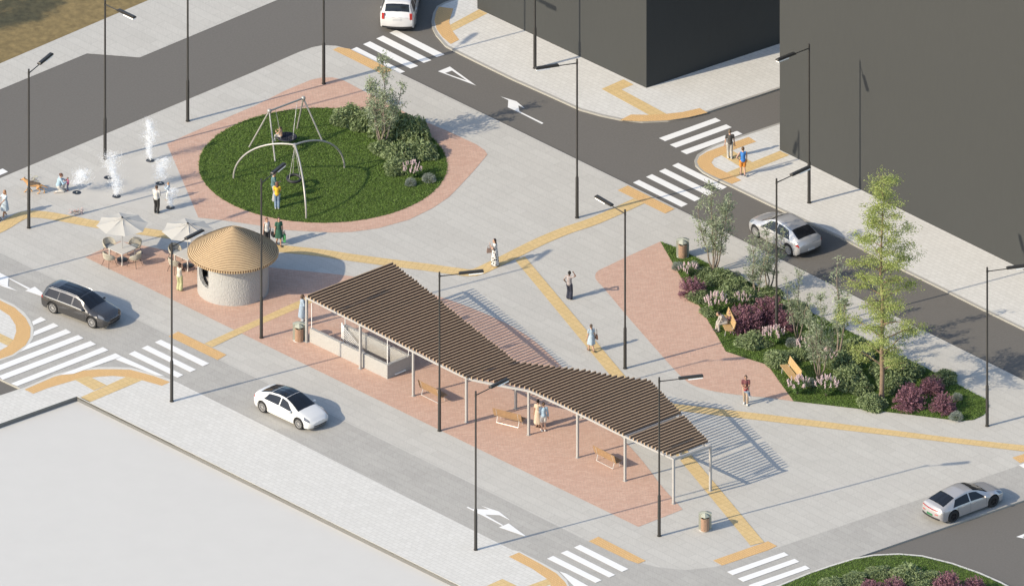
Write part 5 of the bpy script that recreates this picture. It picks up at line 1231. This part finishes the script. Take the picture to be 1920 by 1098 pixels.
def mk_flower(seed):
    r = np.random.default_rng(seed); o = empty('flowering_shrub', (0, 0, 0)); q = random.Random(seed); C = []; D = []; fl = MB(); st = MB()
    for k in range(34):
        a = q.uniform(0, 2 * math.pi); e = q.uniform(.25, 1.0); R_ = math.sqrt(q.random()) * .85; tip = np.array([R_ * math.cos(a), R_ * math.sin(a), .45 + .72 * (1 - R_ * .55) * q.uniform(.75, 1.1)])
        st.tube([(0, 0, 0), tuple(tip * .5 + np.array([0, 0, .12])), tuple(tip)], [.012, .010, .006], 4)
        for t in r.uniform(.25, .98, 26): C.append(tip * t + np.array([0, 0, .22 * t * (1 - t)]) + r.normal(0, .06, 3)); D.append(r.normal(0, .7, 3) + np.array([0, 0, .3]))
        if q.random() < .8:
            ax = Vector((tip[0] * .35, tip[1] * .35, 1)).normalized()
            for i in range(16):
                t = i / 15; w = .082 * (1 - t * .8); p = Vector(tip) + ax * (.30 * t - .04) + Vector((q.gauss(0, w * .55), q.gauss(0, w * .55), 0)); fl.ell(p, (.034, .034, .028), 5, 4)
    C = np.array(C); C[:, 2] = np.maximum(C[:, 2], .03); leaves('foliage', C, np.array(D), .15, .062, M_bright, o, r); fl.build('blossoms', M_bloom, o, 'all'); st.build('stems', M_bark, o); return o
def mk_olive(seed, H=4.6, spread=1.15, nstem=4, dens=1.0, base_h=.9):
    """slender multi-stemmed tree with sparse narrow leaves"""
    r = np.random.default_rng(seed); o = empty('olive_tree', (0, 0, 0)); b = MB(); C = []; D = []; q = random.Random(seed)
    for s_ in range(nstem):
        a = 2 * math.pi * s_ / nstem + q.uniform(-.4, .4); h = H * (1 if s_ == 0 else q.uniform(.62, .9)); out = spread * (.10 if s_ == 0 else q.uniform(.40, .72))
        ln_ = [Vector((out * t ** .8 * math.cos(a) + q.gauss(0, .04), out * t ** .8 * math.sin(a) + q.gauss(0, .04), h * t)) for t in (0, .15, .32, .5, .68, .85, 1)]; ln_[0] = Vector((.05 * math.cos(a), .05 * math.sin(a), 0))
        rd = [.042, .035, .029, .022, .016, .010, .005]; b.tube(ln_, rd, 6)
        for k in range(int(22 * h / H)):
            t = q.uniform(.22, .97); i = min(int(t * 6), 5); p = ln_[i].lerp(ln_[i + 1], t * 6 - i); aa = q.uniform(0, 6.28); l_ = spread * q.uniform(.35, .75) * (1.15 - t * .75) * min(1, t * 3)
            e = p + Vector((math.cos(aa) * l_ * .75, math.sin(aa) * l_ * .75, l_ * q.uniform(.8, 1.5))); mid = p.lerp(e, .5) + Vector((0, 0, -.03)); b.tube([p, mid, e], [.012, .008, .004], 4)
            for f in r.uniform(.2, 1.05, int(34 * dens)):
                c = np.array(p.lerp(e, min(f, 1.0))) + r.normal(0, .085, 3); C.append(c); D.append(np.array(e - p) / max(l_, .1) * .6 + r.normal(0, .6, 3))
    leaves('crown', np.array(C), np.array(D), .145, .040, M_olive, o, r, .05); b.build('trunk', M_bark, o, True); return o
def place(proto, used, xy, sx, sz, label, group, rot, z=.02):
    o = copy_tree(proto) if proto.name in used else proto; used.add(proto.name)
    o.location = P(xy[0], xy[1], z); o.scale = (sx, sx, sz); o.rotation_euler = (0, 0, rot); tag(o, label, {'green_shrub': 'shrub', 'purple_shrub': 'shrub', 'grey_shrub': 'shrub', 'flowering_shrub': 'flowering shrub', 'olive_tree': 'tree'}[o.name.split('.')[0]], group)
USED = set(); GP = [mk_green(i) for i in (1, 2, 3)]; PP = [mk_purple(i) for i in (4, 5)]; YP = [mk_grey(6)]; FP = [mk_flower(i) for i in (7, 8)]
q = random.Random(21)
greens = [  # x, y, radius(px), height factor, label
 (655, 233, 27, 1.2, 'green shrub at the far left end of the lawn planting'), (688, 240, 26, 1.2, 'green shrub just left of the olive tree on the lawn'), (735, 252, 34, 1.25, 'large green shrub right behind the olive tree stems on the lawn'), (779, 262, 30, 1.2, 'green shrub nearest the tree shadow on the lawn edge'), (789, 295, 26, 1.1, 'green shrub at the right rim of the round lawn above the pink flowers'), (748, 300, 28, 1.05, 'green shrub in the middle of the lawn planting below the olive tree'), (745, 322, 22, 1.0, 'low green shrub left of the pink flowers on the lawn'), (715, 285, 20, .9, 'low green shrub at the foot of the lawn olive tree'),
 (1321, 520, 19, .8, 'low green shrub below the first grey mounds of the bed'), (1350, 530, 24, .85, 'green shrub at the foot of the first slim olive tree in the bed'), (1378, 546, 24, .9, 'green shrub right of the first slim olive tree, against the grey paving'), (1312, 562, 20, .8, 'green shrub between the single purple bush and the pink edge'), (1364, 562, 22, .9, 'green shrub behind the tall pink flowers near the bench sitter'), (1402, 566, 22, .9, 'green shrub at the foot of the twin slim olive trees'), (1330, 588, 16, .7, 'small green shrub at the pink edge below the tall pink flowers'), (1442, 560, 22, .8, 'green shrub behind the largest purple bushes'), (1490, 590, 24, .9, 'green shrub right of the purple bushes towards the pavement'),
 (1413, 648, 26, .8, 'rounded green shrub right of the seated man\'s bench'), (1459, 684, 26, .85, 'green shrub directly behind the empty slatted bench'), (1500, 672, 20, .8, 'green shrub between two pink flower clumps by the empty bench'), (1540, 660, 22, .85, 'green shrub behind the slim olive nearest the empty bench'), (1580, 690, 26, 1.0, 'green shrub left of the yellow-green tree trunk, far row'), (1590, 722, 30, 1.0, 'large green shrub left of the yellow-green tree trunk'), (1614, 735, 20, .9, 'green shrub touching the left of the big tree trunk'), (1608, 662, 26, .9, 'dark green shrub in the shade behind the big tree'), (1634, 764, 23, .9, 'small green shrub at the foot of the yellow-green tree'), (1675, 708, 34, 1.0, 'largest green shrub right of the yellow-green tree trunk'), (1670, 730, 24, .9, 'green shrub between the big tree trunk and the purple bushes'), (1708, 702, 20, .9, 'green shrub behind the right purple bushes at the pavement'), (1771, 714, 20, .9, 'green shrub behind the rightmost purple bush'),
 (1560, 1098, 20, .6, 'green shrub at the left of the corner bed'), (1602, 1090, 22, .6, 'green shrub behind the first purple bush of the corner bed'), (1648, 1078, 22, .6, 'green shrub at the top of the corner bed'), (1706, 1086, 30, .7, 'largest green shrub of the corner bed'), (1748, 1088, 20, .7, 'green shrub between the purple bushes of the corner bed'), (1730, 1108, 22, .8, 'green shrub at the cut lower edge of the corner bed')]
for i, (x, y, r_, hf, lab) in enumerate(greens): place(GP[i % 3], USED, (x, y - r_ * .12), r_ / K * 1.32, r_ / K * hf * 1.42, lab, 'green shrubs', q.uniform(0, 6.28))
for i, (x, y, r_, hf, lab) in enumerate([(1297, 551, 28, 1.0, 'single purple bush at the pink edge near the bed tip'), (1398, 614, 36, 1.2, 'largest purple bush right behind the seated man\'s bench'), (1440, 598, 33, 1.2, 'purple bush left of the street lamp in the bed'), (1464, 614, 27, 1.1, 'purple bush right of the street lamp in the bed'),
 (1706, 761, 31, 1.1, 'front purple bush right of the yellow-green tree'), (1745, 734, 26, 1.1, 'rear purple bush right of the yellow-green tree'), (1768, 768, 26, 1.1, 'purple bush beside the two grey mounds at the bed end'), (1708, 738, 20, 1.0, 'small purple bush between the tree and the other purple bushes'),
 (1634, 1112, 24, 1.0, 'leftmost purple bush of the corner bed'), (1678, 1112, 28, 1.0, 'purple bush second from the left in the corner bed'), (1779, 1110, 32, 1.1, 'largest purple bush of the corner bed'), (1828, 1109, 24, 1.1, 'rightmost purple bush of the corner bed')]): place(PP[i % 2], USED, (x, y), r_ / K * 1.08, r_ / K * hf * 1.15, lab, 'purple bushes', q.uniform(0, 6.28))
for i, (x, y, r_, lab) in enumerate([(770, 347, 12, 'grey mound shrub left below the pink flowers on the lawn'), (804, 340, 14, 'grey mound shrub right of the pink flowers on the lawn'), (1271, 505, 13, 'grey mound left of the first pink flowers near the litter bin'), (1301, 503, 12, 'grey mound right of the first pink flowers near the litter bin'), (1315, 511, 9, 'smallest grey mound near the bed tip'), (1380, 520, 11, 'grey mound at the pavement edge right of the first olive tree'), (1485, 648, 14, 'dark grey mound right of the middle pink flowers'), (1520, 722, 13, 'grey mound behind the empty slatted bench end'), (1624, 672, 16, 'blue grey mound in the tree shade by the pavement'), (1795, 748, 11, 'upper grey mound at the right end of the bed'), (1793, 786, 14, 'lower grey mound at the right end of the bed')]):
    place(YP[0], USED, (x, y), r_ / K, r_ / K * 1.15, lab, 'grey mounds', q.uniform(0, 6.28))
for i, (x, y, r_, hf, lab) in enumerate([(773, 333, 20, 1.15, 'pink flowering shrub on the round lawn'), (1291, 520, 20, 1.0, 'pink flowering shrub between grey mounds near the litter bin'), (1344, 588, 24, 1.25, 'tall pink flowering shrub left of the largest purple bush'), (1391, 572, 18, 1.0, 'pink flowering shrub peeking out behind the purple bushes'), (1452, 646, 24, 1.1, 'pink flowering shrub below the lamp and purple bushes'), (1512, 662, 22, 1.05, 'pink flowering shrub under the slim olive, left clump'), (1552, 682, 20, 1.1, 'pink flowering shrub partly hidden by the slim olive leaves'), (1495, 738, 24, 1.05, 'pink flowering shrub at the near end of the empty bench'), (1549, 742, 24, 1.2, 'rightmost pink flowering shrub on the front lawn edge')]):
    place(FP[i % 2], USED, (x, y), r_ / K * 1.08, r_ / K * hf * 1.12, lab, 'pink flowering shrubs', q.uniform(0, 6.28))
OT = [mk_olive(31, 4.6, 1.25, 5, 1.15), mk_olive(33, 4.6, .95, 3, .95), mk_olive(35, 4.6, .75, 2, .85)]
for i, (p_, x, y, hpx, sxf, lab) in enumerate([(0, 716, 272, 158, 1.05, 'bushy grey-green olive tree on the round lawn'), (0, 1339, 508, 160, .95, 'slim olive tree next to the litter bin at the bed tip'), (1, 1415, 558, 122, 1.1, 'left one of the twin slim olive trees by the silver hatchback'), (1, 1441, 544, 128, 1.1, 'right one of the twin slim olive trees by the silver hatchback'), (1, 1496, 636, 134, .95, 'olive tree with visible forked trunk behind the middle pink flowers'), (0, 1536, 708, 150, .9, 'tall thin olive tree above the rightmost flowers'), (2, 1572, 664, 184, 1.15, 'tallest slim olive tree left of the yellow-green tree')]):
    place(OT[p_], USED, (x, y), hpx / (K * CP) / 4.6 * sxf * 1.22, hpx / (K * CP) / 4.6, lab, 'olive trees', q.uniform(0, 6.28))
# the tall yellow-green tree
def tall_tree(loc, H, label, m, seed, crownw, name='broadleaf_tree', dens=1.0, low=.13):
    r = np.random.default_rng(seed); qq = random.Random(seed); o = empty(name, loc, 0, label, 'tree'); b = MB(); C = []; D = []
    tr = [Vector((qq.gauss(0, .04), qq.gauss(0, .04), H * t)) for t in np.linspace(0, 1, 10)]; tr[0] = Vector((0, 0, -.02)); b.tube(tr, [.135 * (1 - t) ** .9 * H / 14 + .012 for t in np.linspace(0, 1, 10)], 10); b.lathe([(.21 * H / 14, 0), (.13 * H / 14, .45)], 12)
    nb = 62
    for k in range(nb):
        t = low + (.985 - low) * (k / (nb - 1)) ** .92; z = H * t; a = k * 2.4 + qq.uniform(-.5, .5); prof = min(1, (t - low + .12) / .26) * (1.02 - t) ** .62 * 1.18; l_ = crownw * max(.14, prof) * qq.uniform(.5, 1.25)
        i = min(int(t * 9), 8); p = tr[i].lerp(tr[i + 1], t * 9 - i); e = p + Vector((math.cos(a) * l_, math.sin(a) * l_, l_ * qq.uniform(.30, .62))); mid = p.lerp(e, .5) + Vector((0, 0, l_ * .06)); b.tube([p, mid, e], [.055 * (1.1 - t) + .01, .03 * (1.1 - t) + .006, .006], 5)
        ncl = max(3, int(3 + l_ * 3.4))
        for c_ in range(ncl):
            f = qq.uniform(.38, 1.02); cc = p.lerp(mid, f * 2) if f < .5 else mid.lerp(e, min(1, f * 2 - 1)); cc = cc + Vector((qq.gauss(0, .22), qq.gauss(0, .22), qq.gauss(-.02, .10))); rad = qq.uniform(.20, .42)
            n = int(54 * dens * (rad / .3) ** 2); g = r.normal(0, 1, (n, 3)) * np.array([rad * .62, rad * .62, rad * .30]); C.append(np.array(cc) + g); D.append(g * 1.2 + r.normal(0, .35, (n, 3)) + np.array([math.cos(a), math.sin(a), -.35]) * .3)
    leaves('crown', np.concatenate(C), np.concatenate(D), .115, .05, m, o, r, .15); b.build('trunk', M_bark2, o, True); return o
tall_tree(P(1653, 748, .02), 14.1, 'tall sparse yellow-green tree rising from the planted bed', M_yelg, 51, 2.45)
# a tree standing beyond the left edge, its crown shades the dry grass
tall_tree(P(-322, 112, -.084), 8.2, 'leafy tree beyond the left edge shading the dry grass corner', M_green, 53, 3.6, dens=1.1, low=.25)

# ---------------------------------------------------------------- grass
M_blade = mat('grass_blade', (0.115, 0.185, 0.032), .7, island=.45, trans=.25)
def inpoly(X, Y, poly):
    n = len(poly); ins = np.zeros(len(X), bool); j = n - 1
    for i in range(n):
        xi, yi, xj, yj = poly[i].x, poly[i].y, poly[j].x, poly[j].y
        ins ^= ((yi > Y) != (yj > Y)) & (X < (xj - xi) * (Y - yi) / (yj - yi + 1e-12) + xi); j = i
    return ins
def grass(poly, dens, z, seed, h=.06):
    r = np.random.default_rng(seed); x0, x1 = min(p.x for p in poly), max(p.x for p in poly); y0, y1 = min(p.y for p in poly), max(p.y for p in poly); n = int((x1 - x0) * (y1 - y0) * dens)
    X = r.uniform(x0, x1, n); Y = r.uniform(y0, y1, n); k = inpoly(X, Y, poly); X = X[k]; Y = Y[k]; n = len(X)
    a = r.uniform(0, 6.28, n); hh = h * r.uniform(.5, 1.4, n); w = r.uniform(.014, .03, n); lx = r.normal(0, .07, n); ly = r.normal(0, .07, n)
    v = np.empty((n, 3, 3)); v[:, 0] = np.stack([X - np.cos(a) * w, Y - np.sin(a) * w, np.full(n, z)], 1); v[:, 1] = np.stack([X + np.cos(a) * w, Y + np.sin(a) * w, np.full(n, z)], 1); v[:, 2] = np.stack([X + lx, Y + ly, z + hh], 1)
    me = bpy.data.meshes.new('grass'); me.vertices.add(3 * n); me.vertices.foreach_set('co', v.reshape(-1)); me.loops.add(3 * n); me.loops.foreach_set('vertex_index', np.arange(3 * n, dtype=np.int32)); me.polygons.add(n)
    me.polygons.foreach_set('loop_start', np.arange(0, 3 * n, 3, dtype=np.int32)); me.polygons.foreach_set('loop_total', np.full(n, 3, dtype=np.int32)); me.update()
    tag(link('grass', me, M_blade), 'short dense green grass blades', 'grass', kind='stuff')
grass(circ(LC, LRAD + .03), 620, .014, 61); grass(bed2, 520, .016, 62); grass(bed3, 420, .03, 63)
